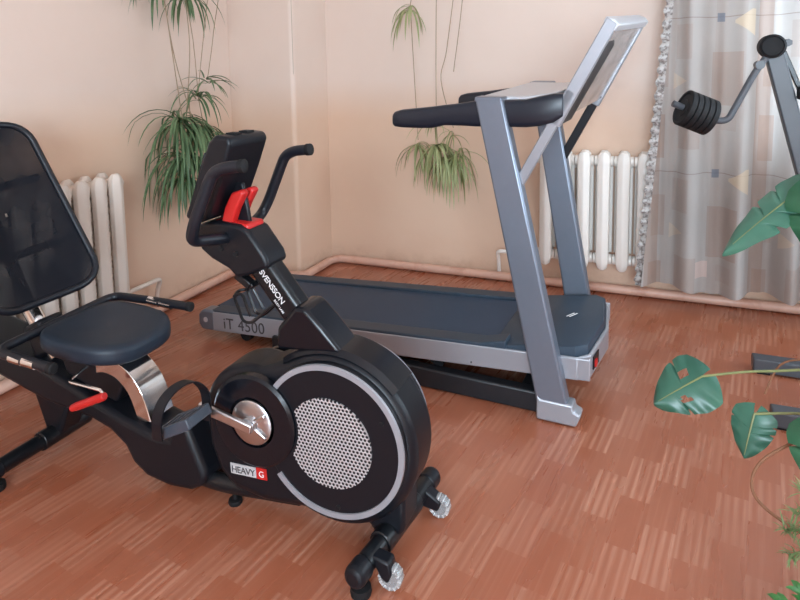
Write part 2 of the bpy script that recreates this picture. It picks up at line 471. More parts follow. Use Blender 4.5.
# left wall: front towards +x (rotate +90 deg: local -y -> +x, local x -> +y)
radiator((.03, -2.70, 0), PI/2, 13, .0975, .165, .842, 'enamel_old', 'yellowed white cast iron radiator on the left wall behind the seat back',
         [[(12*.0975+.045, -.0725, .22), (12*.0975+.30, -.0725, .22), (12*.0975+.30, -.04, .15), (12*.0975+.30, -.03, .064)]])

# ------------------------------------------------------------------ curtain
def curtain():
    t = empty('curtain', (2.6, -.22, 0)); tag(t, 'sheer beige curtain printed with tan blocks and cream fans, hung over the window', 'curtain')
    off = (2.6, -.22, 0)
    bm = nb(); NX, NZ = 190, 60; W = 2.15; vs_ = []
    ztop, zb = 2.62, .125
    for j in range(NZ+1):
        q = j/NZ; z = zb+(ztop-zb)*q; row_ = []
        xl = 2.503+(z-.125)*.0755
        for i in range(NX+1):
            s = i/NX; x = xl+s*(W+ (2.503-xl)*.5)
            a = .55+.45*math.sin(1.3+s*9)
            ph = 2*PI*(x-2.955)/.235+.35*math.sin(2.2*q+x*2.3-.6); fold = (.030-.115*(.5+.5*math.cos(ph))**2.2)*(.85+.25*math.sin(x*4.1+.6))+.006*math.sin(2*PI*x/.074+2+q)
            fold *= (.85+.25*(1-q))
            fold += .010*math.sin(q*9+s*30)*(1-q)
            y = -.205+fold-(.02 if s < .05 else 0)*(1-s/.05)
            zz = z+(.014*math.sin(s*26+.5)-.012*s*6*0)*(1-q)
            row_.append(bm.verts.new((x, y, zz)))
        vs_.append(row_)
    for j in range(NZ):
        for i in range(NX): bm.faces.new((vs_[j][i], vs_[j][i+1], vs_[j+1][i+1], vs_[j+1][i]))
    o = obj('cloth', bm, M['curtain'], t, off, ang=80)
    # the print is laid out in room units, so keep the cloth's own origin at the room's
    o.data.transform(Matrix.Translation(off)); o.location = -Vector(off)
    bm = nb(); rows = []
    for j in range(241):
        q = j/240; z = zb+(ztop-zb)*q; xl = 2.503+(z-.125)*.0755; row_ = []
        for i in range(6):
            s = i/5
            fr = math.sin(q*2*PI*40+s*.6+.8*math.sin(q*37))
            row_.append(bm.verts.new((xl+.006-.040*s+.006*fr*s, -.232+.014*fr*(.25+s), z)))
        rows.append(row_)
    for A, B in zip(rows, rows[1:]):
        for i in range(5): bm.faces.new((A[i], A[i+1], B[i+1], B[i]))
    obj('ruffle', bm, M['lace'], t, off, ang=80, label='gathered white lace edging down the left side')
    bm = nb(); box(bm, (3.58, -.22, 2.68), (2.5, .05, .14)); obj('curtain_rail', bm, 'frame_white', t, off, bevel=.01)
curtain()
# ------------------------------------------------------------------ recumbent exercise bike
def bike():
    off = Vector((1.25, -2.25, 0))
    t = empty('exercise_bike', off); tag(t, 'black recumbent exercise bike with red accents and a silver ringed flywheel housing', 'exercise bike')
    Y0 = -2.25
    def P(name, bm, mat, parent=t, **k): return obj(name, bm, mat, parent, off, **k)
    def xz(poly, w0, w1, bm=None):
        bm = bm or nb(); prism(bm, poly, Y0+w0, Y0+w1); return bm
    CX, CZ = 1.735, .318            # flywheel centre
    KX, KZ = 1.492, .330            # crank centre
    # main shell
    poly = arc(1.728, .305, .247, -112, 122, 40)+arc(1.462, .305, .168, 78, 178, 14)+[(1.305, .20), (1.335, .125), (1.39, .075), (1.50, .062)]
    sh = P('housing', xz(poly, -.070, .085), 'plastic', bevel=.030, seg=4)
    # near and far face discs
    for s in (-1, 1):
        w0, w1 = (-.066, -.088) if s < 0 else (.080, .098)
        bm = nb(); lathe(bm, [(.219, 0), (.219, abs(w1-w0)*.6), (.212, abs(w1-w0)), (0, abs(w1-w0))], (CX, Y0+w0, CZ), (0, s, 0), 64)
        P('face_disc', bm, 'plastic', bevel=.002)
        bm = nb(); lathe(bm, [(.137, 0), (.137, .020), (.129, .027), (.075, .027), (.075, .012), (0, .012)], (KX, Y0+w1-.012*s, KZ), (0, s, 0), 48)
        P('crank_cover', bm, 'plastic_gloss')
        # silver trim: open ring, cut where the crank cover crosses it
        bm = nb(); pts = [Vector((x, Y0+w1+.001*s, z)) for x, z in arc(CX, CZ, .2095, -142, 149, 70)]
        bar(bm, pts, .006, .017, up=(0, 1, 0)) if False else None
        n = len(pts); rings = []
        for i, p in enumerate(pts):
            d = (p-Vector((CX, p.y, CZ))).normalized()
            rings.append([bm.verts.new(p+d*a+Vector((0, b*s, 0))) for a, b in ((-.0085, -.004), (-.0075, .003), (.0075, .003), (.0085, -.004))])
        for A, B in zip(rings, rings[1:]):
            for j in range(4): bm.faces.new((A[j], A[(j+1) % 4], B[(j+1) % 4], B[j]))
        bm.faces.new(rings[0]); bm.faces.new(rings[-1][::-1])
        P('ring_trim', bm, 'silver_mid', label='silver ring around the flywheel face')
        # grille: disc with the crank cover bitten out of it
        gx, gz, gr, br = CX-.002, CZ-.004, .1275, .146
        poly = []
        for x, z in arc(gx, gz, gr, -180, 180, 120)[:-1]:
            dx, dz = x-KX, z-KZ; d = math.hypot(dx, dz)
            if d < br:
                # slide along the circle centre line onto the bite arc
                a = math.atan2(z-KZ, x-KX); x, z = KX+br*math.cos(a), KZ+br*math.sin(a)
            poly.append((x, z))
        P('grille', xz(poly, w1, w1+.004*s), 'grille', label='perforated silver grille')
        for x, z in ((CX+.02, CZ-.185), (CX+.155, CZ+.085)):
            bm = nb(); lathe(bm, [(.007, 0), (.006, .003), (0, .003)], (x, Y0+w1, z), (0, s, 0), 12); P('screw', bm, 'rubber')
        # crank disc, arm, pedal
        bm = nb(); lathe(bm, [(.066, 0), (.066, .006), (.060, .010), (.024, .012), (.022, .022), (0, .022)], (KX, Y0+w1+.010*s, KZ), (0, s, 0), 40)
        P('crank_disc', bm, 'satin', label='brushed metal crank disc')
        dx, dz = (-.144, .034) if s < 0 else (.144, -.034)
        w2 = w1+.038*s
        bm = nb(); bar(bm, [(KX+dx*-.12, Y0+w2, KZ-dz*.12), (KX+dx*.5, Y0+w2+.004*s, KZ+dz*.5), (KX+dx*1.08, Y0+w2+.010*s, KZ+dz*1.08)], .028, .014, up=(0, 1, 0))
        for k in (1, -1): bar(bm, [(KX, Y0+w2-.01*s, KZ), (KX+.052, Y0+w2-.014*s, KZ+.035*k)], .014, .008, up=(0, 1, 0))
        P('crank_arm', bm, 'satin', bevel=.004, label='brushed metal crank arm')
        px, pz, pw = KX+dx, KZ+dz, w2+.085*s
        rot = Matrix.Rotation(-.48, 3, 'Y')
        bm = nb()
        def pl(c_, s_): box(bm, Vector((px, Y0+pw, pz))+rot @ Vector(c_), s_, rot)
        for k in (-1, 1):
            pl((0, k*.040, 0), (.125, .014, .030)); pl((k*.055, 0, 0), (.014, .084, .028))
        for k in (-.03, 0, .03): pl((k, 0, .004), (.012, .08, .018))
        pl((0, 0, 0), (.03, .09, .022))
        ped = P('pedal', bm, 'pedal', bevel=.003)
        bm = nb(); tube(bm, [(px, Y0+w2, pz), (px, Y0+pw, pz)], .008, 10); P('axle', bm, 'chrome', ped)
        bm = nb(); arcp = [(.022, .056, -.022), (.022, .064, .030), (.014, .060, .070), (.002, .030, .104), (-.010, -.015, .108), (-.026, -.052, .080), (-.036, -.066, .03), (-.040, -.062, -.026)]
        pts = cat([Vector((px, Y0+pw, pz))+Vector((a_[0]+.005, a_[1], a_[2])) for a_ in arcp], 5)
        # strap runs from the outer to the inner side over the foot
        rings = []
        for i, p in enumerate(pts):
            w_ = Vector((.016, 0, 0)); tt = (pts[min(i+1, len(pts)-1)]-pts[max(i-1, 0)]).normalized(); nn = tt.cross(Vector((1, 0, 0))).normalized()*.002
            rings.append([bm.verts.new(p+a_) for a_ in (w_+nn, -w_+nn, -w_-nn, w_-nn)])
        for A, B in zip(rings, rings[1:]):
            for j in range(4): bm.faces.new((A[j], A[(j+1) % 4], B[(j+1) % 4], B[j]))
        bm.faces.new(rings[0]); bm.faces.new(rings[-1][::-1])
        P('strap', bm, 'plastic', ped)
    # bell-shaped cover strip over the top of the shell
    bm = nb(); rings = []
    for x, z in arc(1.728, .305, .250, 42, 128, 24):
        d = Vector((x-1.728, 0, z-.305)).normalized()
        rings.append([bm.verts.new(Vector((x, Y0+w, z))+d*h) for w, h in ((-.060, -.004), (-.045, .010), (.055, .010), (.072, -.004))])
    for A, B in zip(rings, rings[1:]):
        for j in range(3): bm.faces.new((A[j], A[j+1], B[j+1], B[j]))
    bm.faces.new(rings[0]); bm.faces.new(rings[-1])
    P('housing_cover', bm, 'plastic_gloss', sh)
    # label HEAVY G
    bm = nb(); box(bm, (1.432, Y0-.0705, .151), (.090, .0035, .032), Matrix.Rotation(-.055, 3, 'Y')); lab = P('name_label', bm, 'label_grey', label='grey and red label with a word in capitals')
    bm = nb(); box(bm, (1.496, Y0-.0705, .155), (.036, .0035, .034), Matrix.Rotation(-.055, 3, 'Y')); P('label_square', bm, 'red', lab, label='red square at the end of the label')
    text('lettering', 'HEAVY', .0285, 'dark_print', lab, Vector((1.391, Y0-.0732, .138))-off, (1, 0, .055), (-.055, 0, 1), space=.92)
    text('lettering', 'G', .026, 'white_print', lab, Vector((1.487, Y0-.0732, .145))-off, (1, 0, .055), (-.055, 0, 1))
    # boot and mast
    P('mast_boot', xz([(1.552, .535), (1.76, .555), (1.70, .62), (1.648, .668), (1.615, .668), (1.556, .60)], -.055, .055), 'plastic_gloss', bevel=.012, seg=3)
    a, b = Vector((1.612, Y0, .610)), Vector((1.455, Y0, .800))
    d = (b-a).normalized(); up = Vector((0, 1, 0)).cross(d)
    bm = nb(); bar(bm, [a-d*.05, b], .080, .068, up=(0, 1, 0)); mast = P('mast', bm, 'steel', bevel=.018, seg=4)
    # lettering down the near side of the mast
    n_ = Vector((0, -1, 0)); xd = -d; yd = n_.cross(xd)
    o_ = a+d*.185-yd*.006+Vector((0, -.0352, 0))
    text('lettering', 'SVENSSON', .025, 'white_print', mast, o_-off, xd, yd, space=.92, label='white lettering down the mast')
    text('lettering', 'BODY LABS', .009, 'white_print', mast, a+d*.095-yd*.020+Vector((0, -.0352, 0))-off, xd, yd)
    # upper shell between mast and console
    P('mast_head', xz([(1.276, .850), (1.300, .800), (1.335, .776), (1.395, .752), (1.420, .728), (1.452, .735), (1.535, .770), (1.525, .800), (1.472, .868), (1.44, .885), (1.36, .892), (1.30, .880)], -.052, .052), 'plastic', bevel=.012, seg=3)
    for x, z in ((1.375, .812), (1.425, .80)):
        bm = nb(); lathe(bm, [(.009, 0), (.007, .004), (0, .002)], (x, Y0-.0515, z), (0, -1, 0), 14); P('screw', bm, 'rubber')
    # console
    con = P('console', xz([(1.280, .905), (1.317, .885), (1.362, .905), (1.424, 1.045), (1.454, 1.122), (1.446, 1.142), (1.398, 1.146), (1.376, 1.126)], -.090, .090), 'plastic', bevel=.020, seg=4)
    R_ = Matrix.Rotation(math.radians(21), 3, 'Y')
    bm = nb(); box(bm, (1.317, Y0, 1.013), (.006, .14, .17), R_); P('screen', bm, 'plastic_gloss', con, bevel=.002)
    for k in (-.03, .03):
        bm = nb(); box(bm, (1.420, Y0+k, 1.146), (.030, .034, .006)); P('vent', bm, 'rubber', con)
    bm = xz([(1.335, .875), (1.45, .865), (1.44, .93), (1.425, 1.0), (1.36, 1.0)], -.0065, .0065); P('console_neck', bm, 'plastic', bevel=.006)
    bm = nb()
    for w0, w1 in ((-.040, -.0085), (.0085, .040)): prism(bm, [(1.368, .885), (1.405, .882), (1.425, .93), (1.452, .975), (1.44, .985), (1.408, .975), (1.382, .93)], Y0+w0, Y0+w1)
    prism(bm, [(1.345, .872), (1.465, .868), (1.462, .886), (1.345, .892)], Y0-.040, Y0+.040)
    P('neck_accent', bm, 'red', bevel=.007, seg=3, label='red u-shaped accent under the console')
    # front handlebars
    for s in (-1, 1):
        pts = [(1.395, Y0+.03*s, .840), (1.378, Y0+.10*s, .850), (1.366, Y0+.165*s, .862), (1.388, Y0+.178*s, .91), (1.434, Y0+.176*s, 1.01), (1.456, Y0+.174*s, 1.055), (1.49, Y0+.172*s, 1.072), (1.540, Y0+.168*s, 1.078)]
        bm = nb(); tube(bm, fillet(pts, .045, 6), .0165, 16); hb = P('handlebar', bm, 'foam')
        bm = nb(); lathe(bm, [(.0185, 0), (.0185, .014), (.012, .018), (0, .018)], pts[-1], Vector(pts[-1])-Vector(pts[-2]), 16); P('end_cap', bm, 'rubber', hb)
    # bottle cage on the rear of the mast
    bm = nb()
    def W(pts, r=.0045): tube(bm, fillet(pts, .014, 5), r, 8)
    for s in (-1, 1):
        w = .032*s
        W([(1.530, Y0+w*.6, .655), (1.455, Y0+w, .590), (1.425, Y0+w, .590), (1.395, Y0+w, .665), (1.420, Y0+w*.8, .675), (1.452, Y0+w, .610)])
    W([(1.455, Y0-.032, .592), (1.44, Y0, .585), (1.455, Y0+.032, .592)])
    W([(1.397, Y0-.032, .663), (1.385, Y0, .668), (1.397, Y0+.032, .663)])
    P('bottle_cage', bm, 'steel')
    bm = nb(); bar(bm, [(1.405, Y0-.02, .730), (1.452, Y0-.02, .700)], .03, .022); tube(bm, [(1.452, Y0-.03, .70), (1.452, Y0+.03, .70)], .010, 10); P('cage_bracket', bm, 'steel', bevel=.003)
    # boom
    top = [(.20, .425), (.42, .385), (.60, .335), (.80, .272), (.98, .215), (1.10, .188), (1.155, .192), (1.175, .250), (1.232, .252)]
    bot = [(1.262, .18), (1.300, .10), (1.285, .062), (1.235, .036), (1.15, .028), (1.06, .040), (1.005, .075), (.975, .125), (.915, .165), (.836, .186), (.62, .206), (.41, .255), (.22, .300)]
    P('boom', xz(top+bot, -.080, .080), 'plastic', bevel=.020, seg=3)
    bm = nb(); tube(bm, fillet([(1.15, Y0-.035, .066), (1.34, Y0-.035, .060), (1.60, Y0-.03, .085)], .05), .026, 14); tube(bm, fillet([(1.15, Y0+.035, .066), (1.34, Y0+.035, .060), (1.60, Y0+.03, .085)], .05), .026, 14)
    P('lower_tube', bm, 'steel')
    bm = nb(); lathe(bm, [(.020, 0), (.022, .006), (.020, .014), (.008, .016), (.008, .04)], (1.365, Y0-.03, 0), (0, 0, 1), 18); P('levelling_foot', bm, 'rubber')
    # seat slide, chrome, lever
    P('seat_post', xz([(.66, .400), (.95, .400), (.965, .330), (.92, .245), (.76, .290), (.70, .31)], -.050, .050), 'plastic', bevel=.010)
    outer = cat([(.84, 0, .375), (.90, 0, .395), (.965, 0, .375), (1.027, 0, .312), (1.066, 0, .21)], 6)
    inner = cat([(1.013, 0, .20), (.978, 0, .285), (.93, 0, .330), (.88, 0, .342), (.84, 0, .335)], 6)
    P('slide_cover', xz([(p.x, p.z) for p in outer+inner], -.052, .052), 'chrome', bevel=.008, seg=3, label='chrome curved cover in front of the seat post')
    bm = nb(); tube(bm, fillet([(.80, Y0-.05, .352), (.835, Y0-.15, .355), (.975, Y0-.15, .352), (.985, Y0-.152, .335)], .015), .005, 8); lev = P('adjust_lever', bm, 'chrome')
    bm = nb(); tube(bm, cat([(.990, Y0-.152, .338), (.955, Y0-.155, .322), (.862, Y0-.165, .280)], 4), [.010]+[.0135]*7+[.011], 12); P('lever_grip', bm, 'red', lev, label='red grip')
    # seat cushion
    bm = nb(); rows = []
    outl = []
    for i in range(48):
        a_ = 2*PI*i/48; c_, s_ = math.cos(a_), math.sin(a_)
        x = .178*math.copysign(abs(c_)**.50, c_); y = .178*math.copysign(abs(s_)**.50, s_)
        if x > 0: y *= 1-.28*(x/.178)**2
        outl.append((x, y))
    def zt(x, y): return .020*(x/.2)**2*(1 if x < 0 else -.6)+.010*(abs(y)/.2)**2-.055*x*.4
    for s_, z_ in ((.80, -.050), (.95, -.048), (.99, -.040), (1.0, -.026), (1.0, -.008), (.985, .003), (.93, .010), (.8, .012), (.5, .011), (.2, .009)):
        rows.append([bm.verts.new((.822+x*s_, Y0+.036+y*s_, .452+z_+zt(x*s_, y*s_))) for x, y in outl])
    for A, B in zip(rows, rows[1:]):
        for j in range(48): bm.faces.new((A[j], A[(j+1) % 48], B[(j+1) % 48], B[j]))
    bm.faces.new(rows[0][::-1]); bm.faces.new(rows[-1])
    P('seat', bm, 'vinyl', ang=60)
    # side grips: one bent bar passing behind the seat
    bm = nb(); hs = .235
    pts = [(.872, Y0-hs, .446), (.78, Y0-hs, .452), (.625, Y0-hs, .462), (.625, Y0+hs, .472), (.80, Y0+hs, .476), (.985, Y0+hs, .476)]
    pts[2] = (.63, Y0-hs, .458); tube(bm, fillet(pts, .05, 7), .0155, 14)
    sb = P('side_handle', bm, 'foam')
    for s in (-1, 1):
        za, zb = (.452, .4535) if s < 0 else (.476, .4765)
        for k in (0, 1):
            xx = (.705 if s < 0 else .80)+.058*k
            bm = nb(); tube(bm, [(xx, Y0+hs*s, zb-.002*k), (xx+.05, Y0+hs*s, zb-.003-.002*k)], .0163, 16); P('pulse_sensor', bm, 'chrome', sb, label='chrome pulse sensor pad')
        e = Vector(pts[0] if s < 0 else pts[-1])
        bm = nb(); lathe(bm, [(.017, -.004), (.0175, .012), (.013, .016), (0, .016)], e, (1, 0, 0), 16); P('end_cap', bm, 'rubber', sb)
    # back post and backrest
    bm = nb(); tube(bm, fillet([(.60, Y0, .33), (.545, Y0, .40), (.475, Y0, .50)], .08), .030, 16)
    P('back_post', bm, 'chrome', label='chrome post behind the seat back')
    bm = nb(); bar(bm, [(.49, Y0, .48), (.43, Y0, .59), (.345, Y0, .76), (.285, Y0, .88)], .05, .02, up=(0, 1, 0)); P('back_strut', bm, 'steel', bevel=.004)
    bm = nb(); box(bm, (.565, Y0, .405), (.09, .10, .12), Matrix.Rotation(-.5, 3, 'Y')); P('back_bracket', bm, 'plastic', bevel=.012)
    lean = math.radians(27); ax = Vector((-math.sin(lean), 0, math.cos(lean))); nrm = Vector((math.cos(lean), 0, math.sin(lean)))
    base = Vector((.575, Y0, .530)); H = .685
    def outline(inset=0):
        hw0, hw1, r = .225-inset, .185-inset, .115-inset*.5
        pts = [(-hw0, inset), (hw0, inset), (hw1, H-inset), (-hw1, H-inset)]
        P_ = [Vector((p[0], p[1], 0)) for p in pts]; out = []
        for i in range(4):
            a_, b_, c_ = P_[i-1], P_[i], P_[(i+1) % 4]
            p0 = b_+(a_-b_).normalized()*r; p1 = b_+(c_-b_).normalized()*r
            for j in range(9):
                q = j/8; out.append(p0*(1-q)**2+b_*2*q*(1-q)+p1*q*q)
        return out
    def at(u, v, d=0):
        curve = .035*(u/.2)**2-.03*math.sin(PI*min(1, max(0, v/H)))
        return base+ax*v+Vector((0, u, 0))+nrm*(curve+d)
    bm = nb(); tube(bm, [at(p.x, p.y) for p in outline(.006)], .013, 10, closed=True); bk = P('backrest_frame', bm, 'foam')
    bm = nb(); ol = outline(.008); cols = []
    for p in ol:
        cols.append([bm.verts.new(at(p.x*s_, H/2+(p.y-H/2)*s_, .004)) for s_ in (1, .8, .6, .4, .2, .02)])
    for i in range(len(cols)):
        A, B = cols[i], cols[(i+1) % len(cols)]
        for j in range(5): bm.faces.new((A[j], A[j+1], B[j+1], B[j]))
    P('backrest_mesh', bm, 'mesh', bk, label='dark see-through mesh')
    bm = nb(); bar(bm, [at(-.20, .20, -.03), at(0, .20, -.05), at(.20, .20, -.03)], .03, .02, up=nrm); bar(bm, [at(-.18, .46, -.03), at(0, .46, -.05), at(.18, .46, -.03)], .03, .02, up=nrm)
    P('backrest_brace', bm, 'steel', bk, bevel=.004)
    # stabilisers
    def stabiliser(x, hw, skew, front):
        dy = Vector((skew, 1, 0)).normalized(); c0 = Vector((x, Y0, .066))
        bm = nb(); tube(bm, [c0-dy*hw, c0+dy*hw], .0265, 18); st = P('front_stabiliser' if front else 'rear_stabiliser', bm, 'steel')
        bm = nb(); tube(bm, [c0-dy*.095, c0+dy*.095], .033, 18); P('sleeve', bm, 'steel', st, bevel=.003)
        for s in (-1, 1):
            e = c0+dy*hw*s
            bm = nb(); tube(bm, [e-dy*.04*s, e+dy*.006*s, e+dy*.016*s], [.030, .030, .022], 18); P('end_cap', bm, 'plastic', st, bevel=.006)
            f = e-dy*.022*s
            bm = nb(); lathe(bm, [(.026, 0), (.028, .008), (.026, .022), (.012, .024), (.012, .05)], (f.x, f.y, 0), (0, 0, 1), 18); P('levelling_foot', bm, 'rubber', st)
            if front:
                wc = c0+dy*(hw-.068)*s+Vector((.052, 0, -.034))
                bm = nb(); prism(bm, [(x-.012+.0*s, .088), (x+.042, .080), (wc.x+.016, .052), (wc.x+.004, .022), (x+.02, .030)], wc.y-.020, wc.y+.020); P('wheel_bracket', bm, 'plastic', st, bevel=.006)
                bm = nb(); lathe(bm, [(.022, -.014), (.029, -.015), (.032, -.010), (.032, .010), (.029, .015), (.022, .014)], (wc.x+.006, wc.y, .0325), (0, 1, 0), 30); P('wheel', bm, 'clear', st, label='clear plastic transport wheel')
                bm = nb(); lathe(bm, [(.022, -.013), (.022, .013)], (wc.x+.006, wc.y, .0325), (0, 1, 0), 24); P('wheel_hub', bm, 'plastic', st)
                bm = nb()
                for j in range(12):
                    a_ = 2*PI*j/12; ca, sa = math.cos(a_), math.sin(a_)
                    for q in (0,): box(bm, (wc.x+.006+ca*.0265, wc.y+q, .0325+sa*.0265), (.009, .028, .0028), Matrix.Rotation(-a_, 3, 'Y'))
                P('wheel_spokes', bm, 'wheel_white', st, label='white spokes in the wheel')
        return st
    stabiliser(1.893, .212, .13, True); stabiliser(.605, .275, .0, False)
    P('front_bracket', xz([(1.78, .14), (1.935, .20), (1.935, .085), (1.915, .06), (1.85, .055)], -.055, .055), 'plastic', bevel=.012)
    P('rear_leg', xz([(.50, .26), (.70, .22), (.645, .085), (.625, .05), (.575, .05), (.565, .09)], -.045, .045), 'plastic', bevel=.012)
    return t
bike()
# ------------------------------------------------------------------ treadmill
def treadmill():
    # local axes: x towards the front (motor) end, y away from the photographer, z up
    t = empty('treadmill', (1.9, -1.45, 0), math.radians(-3.5))
    tag(t, 'silver and black treadmill standing by the back wall, its console turned to the left', 'treadmill')
    TILT = [0]
    def P(name, bm, mat, parent=t, **k):
        if TILT[0]:
            for v_ in bm.verts: v_.co.z += .062*max(0, v_.co.y)*max(0, v_.co.z)/1.2; v_.co.x += .075*max(0, v_.co.y)*min(1, max(0, v_.co.z)/.5)
        return obj(name, bm, mat, parent, None, **k)
    y0, y1 = .015, .625
    SL = .0597
    zt = lambda x: .135+(x+1.448)*SL
    # deck
    bm = nb(); prism(bm, [(-1.40, zt(-1.40)-.06), (.10, zt(.10)-.06), (.10, zt(.10)-.008), (-1.40, zt(-1.40)-.008)], y0+.02, y1-.02)
    P('deck', bm, 'deck_black', bevel=.004)
    bm = nb(); prism(bm, [(-1.425, zt(-1.425)-.03), (-1.42, zt(-1.42)-.004), (.10, zt(.10)-.002), (.10, zt(.10)-.03)], y0+.085, y1-.085)
    P('belt', bm, 'belt', bevel=.008, seg=3)
    bm = nb(); tube(bm, [(-1.405, y0+.08, zt(-1.405)-.032), (-1.405, y1-.08, zt(-1.405)-.032)], .028, 20); P('rear_roller', bm, 'rubber')
    for a, b, n in ((y0, y0+.012, -1), (y1-.012, y1, 1)):
        bm = nb(); prism(bm, [(-1.375, zt(-1.375)-.098), (.44, zt(.44)-.086), (.44, zt(.44)-.002), (-1.375, zt(-1.375)-.002)], a, b)
        rail = P('side_rail', bm, 'silver_mid', bevel=.004)
        ya, yb = (a+.001, a+.085) if n < 0 else (b-.085, b-.001)
        bm = nb(); prism(bm, [(-1.385, zt(-1.385)-.02), (-1.385, zt(-1.385)+.004), (.02, zt(.02)+.010), (.12, zt(.12)+.030), (.12, zt(.12)-.01)], ya+.003, yb)
        P('foot_rail', bm, 'hood', bevel=.006, seg=3)
        # rounded rear end cap
        bm = nb(); prism(bm, [(-1.36, zt(-1.36)-.100), (-1.36, zt(-1.36)+.004), (-1.435, zt(-1.435)+.004), (-1.462, zt(-1.45)-.02), (-1.462, zt(-1.45)-.07), (-1.44, zt(-1.44)-.100)], a-.002 if n < 0 else a-.06, b+.06 if n < 0 else b+.002)
        cap = P('end_cap', bm, 'silver', bevel=.012, seg=4)
        bm = nb(); lathe(bm, [(.013, 0), (.013, .002), (0, .002)], (-1.412, a-.002 if n < 0 else b+.002, zt(-1.41)-.045), (0, n, 0), 24); P('adjuster', bm, 'silver_light', cap)
        if n < 0:
            text('lettering', 'iT 4500', .078, 'dark_print', rail, (-1.300, a-.0012, zt(-1.3)-.078), (1, 0, .05), (-.05, 0, 1), space=1.05, label='dark lettering on the silver rail')
            bm = nb(); lathe(bm, [(.004, 0), (.003, .003), (0, .003)], (-.02, a, zt(0)-.075), (0, -1, 0), 10); P('screw', bm, 'dark_print', rail)
    # motor hood
    pl = [(.06, y0+.012), (.385, y0+.010), (.425, y0+.045), (.452, y0+.30), (.452, y1-.30), (.425, y1-.045), (.385, y1-.010), (.06, y1-.012)]
    bm = nb(); lv = []
    for ins, dz in ((0, -.005), (0, .022), (.006, .034), (.016, .038)):
        row_ = []
        for x, y in pl:
            cx, cy = .25, (y0+y1)/2
            f = 1-ins/.25
            X = cx+(x-cx)*f; Y_ = cy+(y-cy)*(1-ins/.3)
            h = zt(X)+dz-(.03 if (X < .10 and dz > .0) else 0)
            row_.append(bm.verts.new((X, Y_, h)))
        lv.append(row_)
    for A, B in zip(lv, lv[1:]):
        for j in range(8): bm.faces.new((A[j], A[(j+1) % 8], B[(j+1) % 8], B[j]))
    bm.faces.new(lv[0][::-1]); bm.faces.new(lv[-1])
    hood = P('motor_hood', bm, 'hood', bevel=.006, seg=3)
    for k in (0, 1):
        bm = nb(); bar(bm, [(.30+.012*k, .31+.0*k, zt(.30)+.0385), (.325+.012*k, .355, zt(.325)+.0385)], .005, .001); P('emblem', bm, 'white_print', hood, label='small slanted white mark')
    # silver skirt that wraps the front
    bm = nb(); n = len(pl)
    fr = [(.30, y0-.002), (.395, y0-.002), (.438, y0+.035), (.468, y0+.30), (.468, y1-.30), (.438, y1-.035), (.395, y1+.002), (.30, y1+.002)]
    inn = [(.30, y0+.01), (.390, y0+.01), (.425, y0+.045), (.452, y0+.30), (.452, y1-.30), (.425, y1-.045), (.390, y1-.01), (.30, y1-.01)]
    ring = []
    for (x, y), (xi, yi) in zip(fr, inn):
        ring.append([bm.verts.new(p) for p in ((x, y, zt(x)-.088), (x, y, zt(x)+.000), (xi, yi, zt(x)+.002), (xi, yi, zt(x)-.088))])
    for A, B in zip(ring, ring[1:]):
        for j in range(4): bm.faces.new((A[j], A[(j+1) % 4], B[(j+1) % 4], B[j]))
    bm.faces.new(ring[0][::-1]); bm.faces.new(ring[-1])
    sk = P('front_skirt', bm, 'silver_mid', bevel=.006, seg=3)
    bm = nb(); d = Vector((.438+.03*.12-.438, .265*.12, 0)); c_ = Vector((.4455, y0+.095, zt(.44)-.040))
    rt = Matrix.Rotation(-math.atan2(.03, .265), 3, 'Z')
    box(bm, c_, (.008, .075, .050), rt); sw = P('socket_panel', bm, 'plastic', sk)
    bm = nb(); box(bm, c_+Vector((.004, -.015, -.005)), (.008, .022, .026), rt); P('power_switch', bm, 'red', sw, label='small red power switch')
    # base frame on the floor
    for a, b in ((.0, .055), (.600, .655)):
        bm = nb(); box(bm, (-.37, (a+b)/2, .045), (1.26, b-a, .082)); P('base_rail', bm, 'deck_black', bevel=.008)
        for x in (-.95, .34):
            bm = nb(); box(bm, (x-.02, (a+b)/2, .003), (.06, .045, .006)); P('foot_pad', bm, 'rubber')
    for x in (-.90, .20):
        bm = nb(); box(bm, (x, .3275, .045), (.06, .55, .06)); P('cross_rail', bm, 'deck_black', bevel=.006)
    for y in (.06, .58):
        bm = nb(); bar(bm, [(-.16, y, .085), (-.25, y, zt(-.25)-.07)], .02, .03, up=(1, 0, 0)); P('lift_arm', bm, 'deck_black')
        bm = nb(); lathe(bm, [(.012, -.016), (.032, -.016), (.034, -.010), (.034, .010), (.032, .016), (.012, .016)], (-1.20, y+.012, .034), (0, 1, 0), 26); wh = P('rear_wheel', bm, 'rubber')
        bm = nb(); prism(bm, [(-1.235, zt(-1.2)-.08), (-1.165, zt(-1.2)-.08), (-1.185, .03), (-1.215, .03)], y+.031, y+.037); P('wheel_fork', bm, 'deck_black')
    # uprights; the upper frame sits a little higher on its far side
    TILT[0] = 1
    def up_x(z): return .014+(.268-.014)*(1.207-z)/1.207   # rear edge of an upright
    for a, b, n in ((-.038, .020, -1), (.632, .690, 1)):
        bm = nb(); bot, top = .03, 1.206
        prism(bm, [(up_x(bot), bot), (up_x(bot)+.118, bot), (up_x(top)+.106, top), (up_x(top), top)], a, b)
        P('upright', bm, 'silver', bevel=.009, seg=3)
        bm = nb(); prism(bm, [(.255, 0.004), (.400, .004), (.418, .050), (.392, .062), (.388, .085), (.270, .085), (.255, .10)], a-.004, b+.004)
        P('upright_foot', bm, 'silver_mid', bevel=.010, seg=3)
    # bridge plate between the uprights
    bm = nb(); pr = [(.004, 1.165), (.006, 1.200), (.030, 1.212), (.125, 1.212), (.150, 1.206), (.146, 1.192), (.03, 1.194), (.018, 1.165)]
    bm.free()
